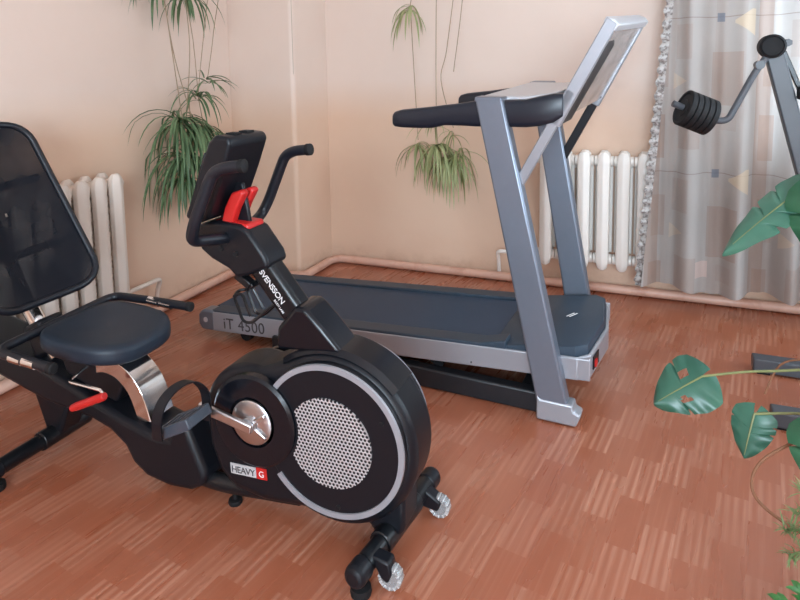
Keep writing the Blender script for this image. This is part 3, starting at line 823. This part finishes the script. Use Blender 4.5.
    for ya, yb, yc, yd in ((-.038, -.028, -.038, .034), (.680, .690, .618, .690)):
        bm = nb(); prism(bm, [(.012, 1.196), (.016, 1.214), (.116, 1.212), (.120, 1.196)], yc, yd)
        P('upright_cap', bm, 'silver', bevel=.004, seg=2)
    bm = nb(); prism(bm, [(.018, 1.185), (.020, 1.213), (.18, 1.210), (.30, 1.226), (.30, 1.195)], .030, .622)
    br = P('bridge', bm, 'silver_light', bevel=.006, seg=3)
    bm = nb(); lathe(bm, [(.022, 0), (.022, .002), (0, .002)], (.13, .326, 1.208), (0, 0, 1), 24); P('emblem', bm, 'graphite', br)
    # handrails
    for yc, s in ((.004, -1), (.648, 1)):
        bm = nb(); rows = []
        prof = [(-.340, .020, 1.096, 1.140), (-.330, .027, 1.090, 1.152), (-.30, .032, 1.087, 1.160), (-.22, .034, 1.086, 1.168), (-.17, .034, 1.088, 1.173), (-.12, .031, 1.100, 1.180), (-.05, .030, 1.100, 1.188), (.01, .030, 1.098, 1.198), (.13, .030, 1.100, 1.202), (.20, .032, 1.100, 1.204), (.25, .032, 1.106, 1.216), (.30, .029, 1.118, 1.226), (.335, .023, 1.140, 1.226)]
        for x, hw, za, zb in prof:
            zc, hh = (za+zb)/2, (zb-za)/2; row_ = []
            for j in range(16):
                a_ = 2*PI*j/16; c_, s_ = math.cos(a_), math.sin(a_)
                row_.append(bm.verts.new((x, yc+hw*math.copysign(abs(c_)**.6, c_), zc+hh*math.copysign(abs(s_)**.6, s_))))
            rows.append(row_)
        for A, B in zip(rows, rows[1:]):
            for j in range(16): bm.faces.new((A[j], A[(j+1) % 16], B[(j+1) % 16], B[j]))
        bm.faces.new(rows[0][::-1]); bm.faces.new(rows[-1])
        P('handrail', bm, 'rail_black', bevel=.003, ang=50)
    # console struts, console
    D = Vector((.476-.165, 0, 1.463-.893)).normalized(); N = Vector((-D.z, 0, D.x))   # N: out of the display face (rear, up)
    for a, s in ((-.012, -1), (.638, 1)):
        p0 = Vector((.172, a+.013, .885)); p1 = p0+D*.40
        bm = nb(); bar(bm, [p0-D*.02, p1], .026, .036, up=tuple(N)); P('console_strut', bm, 'silver_mid' if s < 0 else 'plastic', bevel=.004)
    def cp(u, n_, y): # console coordinates
        p = Vector((.172, 0, .885))+D*u+N*n_; return (p.x, y, p.z)
    bm = nb()
    cs = [(.290, -.016), (.655, -.016), (.662, .0), (.655, .022), (.30, .022)]
    A = [bm.verts.new(cp(u, n_, .016)) for u, n_ in cs]; B = [bm.verts.new(cp(u, n_, .636)) for u, n_ in cs]
    bm.faces.new(A); bm.faces.new(B[::-1])
    for i in range(5): bm.faces.new((A[i], B[i], B[(i+1) % 5], A[(i+1) % 5]))
    con = P('console', bm, 'console_back', bevel=.004)
    # frame: silver side pieces and top edge
    for a, b in ((-.012, .018), (.634, .664)):
        bm = nb(); cs = [(.262, -.026), (.668, -.022), (.675, .02), (.26, .020)]
        A = [bm.verts.new(cp(u, n_, a)) for u, n_ in cs]; B = [bm.verts.new(cp(u, n_, b)) for u, n_ in cs]
        bm.faces.new(A); bm.faces.new(B[::-1])
        for i in range(4): bm.faces.new((A[i], B[i], B[(i+1) % 4], A[(i+1) % 4]))
        P('console_side', bm, 'silver_mid', con, bevel=.004)
    bm = nb(); cs = [(.640, -.026), (.668, -.030), (.678, -.010), (.675, .024), (.655, .024)]
    A = [bm.verts.new(cp(u, n_, -.010)) for u, n_ in cs]; B = [bm.verts.new(cp(u, n_, .662)) for u, n_ in cs]
    bm.faces.new(A); bm.faces.new(B[::-1])
    for i in range(5): bm.faces.new((A[i], B[i], B[(i+1) % 5], A[(i+1) % 5]))
    P('console_top', bm, 'silver_light', con, bevel=.004)
    bm = nb(); cs = [(.272, -.024), (.585, -.024), (.60, -.015), (.272, -.012)]
    A = [bm.verts.new(cp(u, n_, .019)) for u, n_ in cs]; B = [bm.verts.new(cp(u, n_, .155)) for u, n_ in cs]
    bm.faces.new(A); bm.faces.new(B[::-1])
    for i in range(4): bm.faces.new((A[i], B[i], B[(i+1) % 4], A[(i+1) % 4]))
    P('console_seam', bm, 'plastic', con, label='black strip down the console back')
    bm = nb(); cs = [(.33, .022), (.60, .022), (.60, .026), (.33, .026)]
    A = [bm.verts.new(cp(u, n_, .06)) for u, n_ in cs]; B = [bm.verts.new(cp(u, n_, .59)) for u, n_ in cs]
    bm.faces.new(A); bm.faces.new(B[::-1])
    for i in range(4): bm.faces.new((A[i], B[i], B[(i+1) % 4], A[(i+1) % 4]))
    P('display', bm, 'plastic_gloss', con)
treadmill()
# ------------------------------------------------------------------ weight bench post at the right edge
def gym():
    off = Vector((3.30, -1.03, 0)); t = empty('weight_machine', off)
    tag(t, 'dark grey steel exercise machine with a leaning post, standing before the curtain', 'weight machine')
    def P(name, bm, mat='graphite', parent=t, **k): return obj(name, bm, mat, parent, off, **k)
    top = Vector((2.935, -1.03, 1.40)); d = Vector((.27, 0, -1)).normalized()
    bm = nb(); bar(bm, [top+d*.02, Vector((3.302, -1.03, .055))], .062, .050, up=(0, 1, 0)); P('post', bm, bevel=.006)
    bm = nb(); lathe(bm, [(.044, -.034), (.044, .034), (.036, .040), (.034, .032), (.0, .032)], (2.935, -1.05, 1.383), (0, -1, 0), 30); pv = P('pivot', bm, 'rubber')
    bm = nb(); tube(bm, [(2.985, -1.02, 1.395), (2.985, -1.075, 1.395)], .014, 6); P('bolt', bm, 'graphite', pv)
    bm = nb(); bar(bm, [(2.985, -.985, 1.365), (3.25, -.990, .73), (3.53, -1.0, .06)], .018, .022, up=(0, 1, 0)); P('rear_link', bm, 'steel', bevel=.003)
    bm = nb(); bar(bm, [(3.02, -1.075, 1.21), (3.20, -1.085, 1.21)], .05, .05); P('side_arm', bm, 'rubber', bevel=.01)
    bm = nb(); pts = fillet([(2.935, -1.06, 1.37), (2.882, -1.075, 1.290), (2.795, -1.115, 1.112), (2.762, -1.128, 1.106), (2.60, -1.185, 1.176)], .035, 6)
    tube(bm, pts, .0125, 14); P('weight_arm', bm, 'graphite')
    bm = nb(); tube(bm, [(2.895, -1.095, 1.315), (2.895, -1.040, 1.315)], .016, 16); P('arm_joint', bm, 'graphite')
    for y in (-.80, -1.235):
        bm = nb(); box(bm, (3.42, y, .036), (.92, .066, .060)); P('base_bar', bm, bevel=.006)
        for x in (3.0, 3.84):
            bm = nb(); box(bm, (x, y, .003), (.05, .06, .006)); P('foot_pad', bm, 'rubber')
    bm = nb(); box(bm, (3.302, -1.0175, .036), (.07, .37, .058)); P('cross_bar', bm, bevel=.006)
    bm = nb(); box(bm, (3.53, -1.0175, .036), (.06, .37, .05)); P('cross_bar', bm, bevel=.006)
    # plates threaded on the arm
    a = Vector((2.60, -1.185, 1.176)); b = Vector((2.762, -1.128, 1.106)); u = (b-a).normalized()
    names = ['outermost of five black plates, beside the bare arm end', 'second black plate from the bare arm end', 'middle one of the five black plates on the arm',
             'fourth black plate from the bare arm end', 'innermost black plate, next to the bend of the arm']
    proto = None
    for k in range(5):
        c = a+u*(.050+.0225*k)
        if proto is None:
            bm = nb(); lathe(bm, [(.0145, -.0095), (.030, -.0098), (.034, -.006), (.056, -.006), (.060, -.0105), (.067, -.0105), (.070, -.008), (.070, .008), (.067, .0105), (.060, .0105), (.056, .006), (.034, .006), (.030, .0098), (.0145, .0095)], (0, 0, 0), (0, 0, 1), 40)
            # open bore
            for f in [f for f in bm.faces if len(f.verts) > 4]: bm.faces.remove(f)
            r0 = [v for v in bm.verts if abs(math.hypot(v.co.x, v.co.y)-.0145) < 1e-4]
            lo = sorted([v for v in r0 if v.co.z < 0], key=lambda v: math.atan2(v.co.y, v.co.x)); hi = sorted([v for v in r0 if v.co.z > 0], key=lambda v: math.atan2(v.co.y, v.co.x))
            for j in range(len(lo)): bm.faces.new((lo[j], lo[(j+1) % len(lo)], hi[(j+1) % len(hi)], hi[j]))
            proto = o = obj('weight_plate', bm, 'iron_dark')
        else:
            o = proto.copy(); C.objects.link(o)
        o.location = c; o.rotation_euler = u.to_track_quat('Z', 'Y').to_euler()
        tag(o, names[k], 'weight plate', 'weight plates on the machine arm')
gym()
# ------------------------------------------------------------------ plants
LIM = [None]
def CL(q):
    """leaves lie against the wall, they do not pass through it"""
    if LIM[0] == 'x': q.x = max(q.x, .012+.1*max(0, .02-q.x)*0)
    if LIM[0] == 'y': q.y = min(q.y, -.012)
    return q
def blade(bm, base, dirv, L, w, droop, n=8, fold=.25, flat=False):
    """one strap leaf: starts along dirv, bends down by droop"""
    p = Vector(base); d = Vector(dirv).normalized(); prev = None
    side = d.cross(Vector((0, 0, 1)))
    side = side.normalized() if side.length > .05 else Vector((1, 0, 0))
    for i in range(n+1):
        s = i/n; ww = w*(.55+.45*math.sin(PI*min(1, s*1.6+.15)) if s < .5 else 1.0*(1-((s-.5)/.5)**1.6))
        nn = side.cross(d).normalized()
        cur = [bm.verts.new(CL(q)) for q in (p-side*ww/2+nn*fold*ww, p, p+side*ww/2+nn*fold*ww)]
        if prev:
            bm.faces.new((prev[0], prev[1], cur[1], cur[0])); bm.faces.new((prev[1], prev[2], cur[2], cur[1]))
        prev = cur
        p = p+d*(L/n); d = (d+Vector((0, 0, -1))*droop/n).normalized()
def tuft(bm, c, out, n, L, w, droop, spread=1.0, rnd=random, up=.5):
    for i in range(n):
        a = rnd.uniform(-PI, PI)
        v = Vector((math.cos(a), math.sin(a), rnd.uniform(-.3, up)))*spread+Vector(out)*.7
        blade(bm, Vector(c)+Vector((rnd.uniform(-.012, .012), rnd.uniform(-.012, .012), rnd.uniform(-.02, .02))), v, L*rnd.uniform(.6, 1.15), w*rnd.uniform(.7, 1.15), droop*rnd.uniform(.7, 1.3))

def wall_pot(t, off, c, out, mat='terracotta'):
    """pot on a wall bracket, above the picture"""
    bm = nb(); lathe(bm, [(.055, 0), (.085, .13), (.092, .13), (.092, .15), (.080, .15), (.074, .12), (0, .12)], c, (0, 0, 1), 28); pot = obj('pot', bm, mat, t, off)
    bm = nb(); lathe(bm, [(.0735, .115), (.0735, .128), (0, .132)], c, (0, 0, 1), 20); obj('soil', bm, 'soil', pot, off)
    c = Vector(c); o_ = Vector(out); wallp = c-o_*c.dot(o_) if False else None
    bm = nb(); r = .066
    tube(bm, [c+Vector((math.cos(a)*r, math.sin(a)*r, .035)) for a in [2*PI*i/20 for i in range(20)]], .004, 8, closed=True)
    back = abs(c.x) if abs(o_.x) > .5 else abs(c.y)
    tube(bm, [c-o_*r+Vector((0, 0, .035)), c-o_*(back-.004)+Vector((0, 0, .035))], .005, 8)
    obj('wall_bracket', bm, 'steel', t, off)

def spider_wall(name_label, loc, out, mat, pots, tufts, runners, seed):
    rnd = random.Random(seed); off = Vector(loc); LIM[0] = 'x' if out[0] else 'y'; t = empty('spider_plant', off)
    tag(t, name_label, 'plant')
    wall_pot(t, off, loc, out)
    bm = nb(); tuft(bm, Vector(loc)+Vector((0, 0, .12)), out, 26, .30, .013, 2.2, 1, rnd, 1.2); obj('foliage', bm, mat, t, off, ang=80)
    for c, n, L, w, droop, up in tufts:
        bm = nb(); tuft(bm, c, Vector(out)*.45, n, L, w, droop, 1, rnd, up); obj('plantlet', bm, mat, t, off, ang=80)
    for pts in runners:
        bm = nb(); tube(bm, cat(pts, 6), .0028, 6); obj('runner', bm, 'runner', t, off)
    return t
o = Vector((.13, -1.02, 2.02))
spider_wall('green spider plant trailing long runners down the left wall behind the bike console', (.13, -1.02, 2.02), (1, 0, 0), 'spider', None,
    [((.17, -1.10, 1.05), 50, .40, .015, 3.2, .9), ((.20, -1.00, .98), 46, .42, .015, 3.4, .8), ((.18, -.99, .80), 42, .40, .014, 3.8, .5), ((.20, -1.10, .86), 44, .44, .015, 3.4, .7), ((.19, -1.12, .74), 26, .34, .014, 4.0, .4),
     ((.16, -.93, 1.18), 20, .24, .014, 2.4, .9), ((.15, -.84, 1.27), 14, .18, .014, 1.6, 1.0), ((.16, -.90, 1.02), 18, .26, .013, 2.6, .6),
     ((.16, -1.20, 1.80), 26, .28, .014, 3.2, .6), ((.18, -1.02, 1.74), 20, .28, .013, 3.2, .4)],
    [[(.17, -1.02, 2.16), (.26, -1.10, 2.0), (.19, -1.20, 1.80)], [(.19, -1.20, 1.80), (.17, -1.13, 1.45), (.17, -1.08, 1.08)], [(.18, -1.19, 1.78), (.16, -1.10, 1.4), (.19, -1.01, 1.03)],
     [(.17, -1.02, 2.16), (.26, -.98, 2.0), (.18, -1.01, 1.74)], [(.18, -1.02, 1.74), (.16, -.98, 1.45), (.16, -1.03, 1.10)], [(.18, -1.02, 1.74), (.16, -.95, 1.5), (.16, -.93, 1.20)],
     [(.17, -.99, 2.16), (.24, -.86, 1.95), (.16, -.82, 1.70), (.16, -.90, 1.35), (.16, -.93, 1.20)], [(.17, -.99, 2.15), (.25, -.82, 1.9), (.15, -.76, 1.55), (.15, -.83, 1.29)],
     [(.17, -1.02, 1.2), (.16, -1.0, 1.0), (.17, -1.0, .87)], [(.19, -1.10, 1.1), (.20, -1.11, .93)], [(.16, -.93, 1.18), (.16, -.90, 1.03)]], 3)
spider_wall('pale spider plant trailing thin runners down the back wall behind the treadmill handrail', (1.33, -.13, 2.02), (0, -1, 0), 'spider_pale', None,
    [((1.32, -.16, .84), 34, .32, .014, 4.2, .4), ((1.19, -.15, .84), 20, .24, .013, 3.6, .5), ((1.39, -.16, .76), 40, .32, .013, 4.4, .3), ((1.45, -.16, .80), 20, .28, .012, 3.6, .5), ((1.30, -.15, .98), 10, .24, .010, 2.0, .9),
     ((1.15, -.15, 1.69), 16, .28, .013, 3.0, .6), ((1.42, -.15, .93), 8, .18, .010, 2.0, .7)],
    [[(1.33, -.17, 2.16), (1.25, -.24, 2.02), (1.15, -.16, 1.69)], [(1.15, -.15, 1.69), (1.17, -.14, 1.2), (1.19, -.15, .88)], [(1.33, -.18, 2.16), (1.36, -.26, 2.0), (1.31, -.14, 1.5), (1.31, -.15, .96)],
     [(1.34, -.17, 2.16), (1.46, -.22, 1.95), (1.38, -.14, 1.45), (1.34, -.14, 1.25), (1.42, -.15, .96)], [(1.34, -.17, 2.16), (1.50, -.2, 1.9), (1.42, -.14, 1.3)], [(1.31, -.15, .98), (1.32, -.15, .85)], [(1.42, -.15, .93), (1.385, -.155, .78)]], 11)

# monstera: stand, pot, long stalks reaching into the picture
def monstera_leaf(bm, base, tip_dir, normal, L, W, notches, holes=(), curl=.12):
    """split heart-shaped leaf; base at the stalk, midrib along tip_dir"""
    t_ = Vector(tip_dir).normalized(); n_ = Vector(normal); n_ = (n_-t_*n_.dot(t_)).normalized(); s_ = t_.cross(n_)
    NU, NV = 80, 8
    def width(u):
        return W*.5*(math.sin(PI*min(1, (u*.86+.14))**.80)**.75)*(1.0)
    for sd in (-1, 1):
        rows = []
        for i in range(NU+1):
            u = i/NU; w = width(u)*min(1, u/.16+.02)**.42
            dip = 0
            for k, (u0, dep, sg) in enumerate(notches):
                if sg in (0, sd): dip = max(dip, dep*max(0, 1-abs(u-u0)/.020))
            w *= 1-dip
            row_ = []
            for j in range(NV+1):
                v = j/NV; a = w*v
                x = L*u-.20*L*(v**1.5)*(1-u)**1.5*1.1+.10*L*v*u*(1-u)*2*(-1)
                z = -curl*L*(u**2)-.18*W*(v**2)*.6+.02*W*math.sin(u*26)*v*v
                row_.append(bm.verts.new(Vector(base)+t_*x+s_*a*sd+n_*z))
            rows.append(row_)
        for i in range(NU):
            for j in range(NV):
                u, v = (i+.5)/NU, (j+.5)/NV
                if any(sg == sd and ((u-hu)/du)**2+((v-hv)/dv)**2 < 1 for hu, hv, du, dv, sg in holes): continue
                bm.faces.new((rows[i][j], rows[i][j+1], rows[i+1][j+1], rows[i+1][j]))
LIM[0] = None
def mons():
    off = Vector((3.14, -2.12, 0)); t = empty('monstera_plant', off)
    tag(t, 'monstera with split green leaves on long stalks reaching in from the right edge', 'plant')
    def P(name, bm, mat, parent=t, **k): return obj(name, bm, mat, parent, off, **k)
    bm = nb(); lathe(bm, [(.11, 0), (.15, .22), (.16, .22), (.16, .25), (.145, .25), (.14, .21), (0, .21)], (3.14, -2.12, 0), (0, 0, 1), 36); pot = P('pot', bm, 'terracotta')
    bm = nb(); lathe(bm, [(.139, .2), (.139, .222), (0, .228)], (3.14, -2.12, 0), (0, 0, 1), 24); P('soil', bm, 'soil', pot)
    bm = nb(); tube(bm, cat([(3.14, -2.12, .20), (3.13, -2.14, .40), (3.09, -2.15, .62), (3.12, -2.12, .85)], 6), .017, 10); P('trunk', bm, 'stem_green')
    CAM = Vector((2.509, -3.709, 1.32))
    def leaf(base, tip, nrm, W, notches, holes=(), stalk=None, mat='monstera', curl=.10):
        b = Vector(base); d = Vector(tip)-b
        bm = nb(); monstera_leaf(bm, b, d, nrm, d.length, W, notches, holes, curl); lf = P('leaf', bm, mat, ang=80)
        bm = nb(); tube(bm, [b+d*(i/10)*.92+Vector(nrm).normalized()*(.0012-curl*d.length*(i/10*.92)**2) for i in range(11)], [.0028-.0020*i/10 for i in range(11)], 6); P('midrib', bm, 'stem_green', lf)
        if stalk:
            bm = nb(); tube(bm, cat(stalk+[tuple(b)], 7), .0033, 8); P('stalk', bm, 'stem_green')
    N4 = [(.30, .45, -1), (.46, .55, -1), (.62, .5, -1), (.36, .4, 1), (.55, .5, 1)]
    leaf((2.662, -2.01, .512), (2.545, -2.065, .447), (-.15, -.75, .65), .152, [(.42, .42, 1), (.62, .35, -1)], ((.30, .38, .10, .13, 1), (.52, .42, .09, .12, -1)), [(3.07, -2.17, .45), (2.95, -2.10, .60), (2.80, -2.03, .560)])
    leaf((2.772, -2.08, .470), (2.745, -2.12, .372), (-.35, -.85, .45), .100, [(.30, .5, -1), (.44, .4, -1), (.36, .3, 1)], (), [(3.07, -2.20, .40), (2.97, -2.15, .54), (2.86, -2.10, .50)])
    leaf((2.945, -1.70, .985), (2.706, -1.93, .848), (-.25, -.70, .70), .125, N4, (), [(3.10, -2.12, .80), (3.12, -1.95, 1.0), (3.03, -1.78, 1.03)])
    leaf((2.935, -1.83, 1.00), (2.925, -1.96, .815), (-.55, -.75, .30), .19, [(.35, .5, -1), (.55, .5, -1), (.4, .5, 1)], (), [(3.10, -2.12, .84), (3.13, -2.0, 1.04), (3.04, -1.88, 1.07)], 'monstera_new')
    leaf((2.868, -2.20, .53), (2.855, -2.30, .445), (-.45, -.80, .35), .12, [(.45, .4, 1)], (), [(3.08, -2.21, .30), (3.0, -2.22, .52), (2.92, -2.20, .545)], 'monstera_new')
    bm = nb(); tube(bm, cat([(3.02, -2.14, .55), (2.93, -2.12, .50), (2.84, -2.16, .46), (2.775, -2.19, .42), (2.752, -2.21, .375), (2.768, -2.22, .335), (2.83, -2.23, .30), (2.95, -2.21, .24)], 7), .0036, 8)
    P('aerial_root', bm, 'stem_brown', label='brown aerial root looping down')
    bm = nb(); tube(bm, cat([(3.06, -2.16, .60), (2.93, -2.08, .62), (2.84, -2.02, .585), (2.80, -2.03, .50)], 7), .0024, 6); P('aerial_root', bm, 'stem_brown')
mons()
def fern():
    rnd = random.Random(5); off = Vector((3.03, -2.44, 0)); t = empty('asparagus_fern', off)
    tag(t, 'feathery asparagus fern at the lower right corner below the monstera', 'plant')
    bm = nb(); lathe(bm, [(.06, 0), (.085, .15), (.092, .15), (.092, .17), (.08, .17), (.077, .14), (0, .14)], off, (0, 0, 1), 28); pot = obj('pot', bm, 'terracotta', t, off)
    bm = nb(); lathe(bm, [(.0765, .13), (.0765, .148), (0, .152)], off, (0, 0, 1), 20); obj('soil', bm, 'soil', pot, off)
    ends = [((2.83, -2.30, .43), .13), ((2.81, -2.33, .40), .12), ((2.795, -2.33, .36), .15), ((2.80, -2.36, .33), .13), ((2.825, -2.36, .38), .13), ((2.84, -2.38, .345), .13), ((2.98, -2.40, .42), .12), ((3.05, -2.52, .36), .12)]
    for e, w in ends:
        b = off+Vector((rnd.uniform(-.03, .03), rnd.uniform(-.03, .03), .15)); e = Vector(e)
        pts = cat([b, b.lerp(e, .45)+Vector((0, 0, .09)), b.lerp(e, .8)+Vector((0, 0, .06)), e], 8)
        bm = nb(); tube(bm, pts, .0016, 5)
        for i in range(8, len(pts)):
            for k in range(5):
                d = Vector((rnd.uniform(-1, 1), rnd.uniform(-1, 1), rnd.uniform(-.5, .7)))
                blade(bm, pts[i], d, rnd.uniform(.022, .045), .0032, .8, 3)
        obj('frond', bm, 'fern', t, off, ang=80)
fern()
def leafy():
    rnd = random.Random(9); off = Vector((2.885, -2.52, 0)); t = empty('leafy_pot_plant', off)
    tag(t, 'small bright green leafy plant peeping in at the bottom right corner', 'plant')
    bm = nb(); lathe(bm, [(.045, 0), (.06, .10), (.066, .10), (.066, .12), (.057, .12), (.054, .10), (0, .10)], off, (0, 0, 1), 24); pot = obj('pot', bm, 'terracotta', t, off)
    bm = nb(); lathe(bm, [(.0535, .09), (.0535, .104), (0, .107)], off, (0, 0, 1), 18); obj('soil', bm, 'soil', pot, off)
    for i in range(7):
        a = 2*PI*i/7; e = off+Vector((-.05+.06*math.cos(a), .07+.06*math.sin(a), rnd.uniform(.24, .31)))
        b = off+Vector((.015*math.cos(a), .015*math.sin(a), .105))
        bm = nb(); pts = cat([b, b.lerp(e, .5)+Vector((0, 0, .03)), e], 5); tube(bm, pts, .002, 6)
        for p in pts[3:]:
            for k in range(4): blade(bm, p, (rnd.uniform(-1, 1), rnd.uniform(-1, 1), rnd.uniform(0, .8)), rnd.uniform(.03, .045), .018, 1.2, 4)
        obj('sprig', bm, 'leafy', t, off, ang=80)
leafy()

# ------------------------------------------------------------------ light
W_ = bpy.data.worlds.new('sky'); S.world = W_; W_.use_nodes = True
bgn = W_.node_tree.nodes['Background']; bgn.inputs[0].default_value = (.66, .82, 1, 1); bgn.inputs[1].default_value = 1.0
def area(name, loc, rot, sx, sy, power, color=(1, 1, 1)):
    l = bpy.data.lights.new(name, 'AREA'); l.shape = 'RECTANGLE'; l.size = sx; l.size_y = sy; l.energy = power; l.color = color
    o = bpy.data.objects.new(name, l); C.objects.link(o); o.location = loc; o.rotation_euler = rot
    return o
COOL = (.70, .86, 1.0)
area('window_daylight_right', (RX+.12, (RW[0]+RW[1])/2, (RW[2]+RW[3])/2), (0, PI/2, 0), RW[3]-RW[2]-.1, RW[1]-RW[0]-.1, 62, COOL)
area('added_front_fill', ((FW[0]+FW[1])/2, RY-.12, (FW[2]+FW[3])/2), (PI/2, 0, 0), FW[1]-FW[0]-.1, FW[3]-FW[2]-.1, 255, COOL)  # added fill light, lifts the right of the back wall
area('window_daylight_back', ((BWN[0]+BWN[1])/2, .12, (BWN[2]+BWN[3])/2), (-PI/2, 0, 0), BWN[1]-BWN[0]-.1, BWN[3]-BWN[2]-.1, 46, COOL)

# ------------------------------------------------------------------ camera
cam = bpy.data.cameras.new('camera'); co = bpy.data.objects.new('camera', cam); C.objects.link(co)
cam.sensor_fit = 'HORIZONTAL'; cam.sensor_width = 36; cam.lens = 27.53; cam.shift_y = -.2061; cam.clip_start = .05
xa = Vector((.92740317, .37373375, -.01569876)); ya = Vector((-.02550896, .10505831, .99413885)); fa = Vector((-.37319252, .92156705, -.10696497))
mw = Matrix((xa, ya, -fa)).transposed().to_4x4(); mw.translation = (2.5093, -3.7088, 1.32)
co.matrix_world = mw; S.camera = co
S.view_settings.view_transform = 'Standard'; S.view_settings.look = 'None'; S.view_settings.gamma = 1
S.view_settings.use_curve_mapping = False; S.view_settings.exposure = 0.42
S.cycles.use_denoising = True
S.cycles.max_bounces = 10; S.cycles.diffuse_bounces = 6; S.cycles.transparent_max_bounces = 12
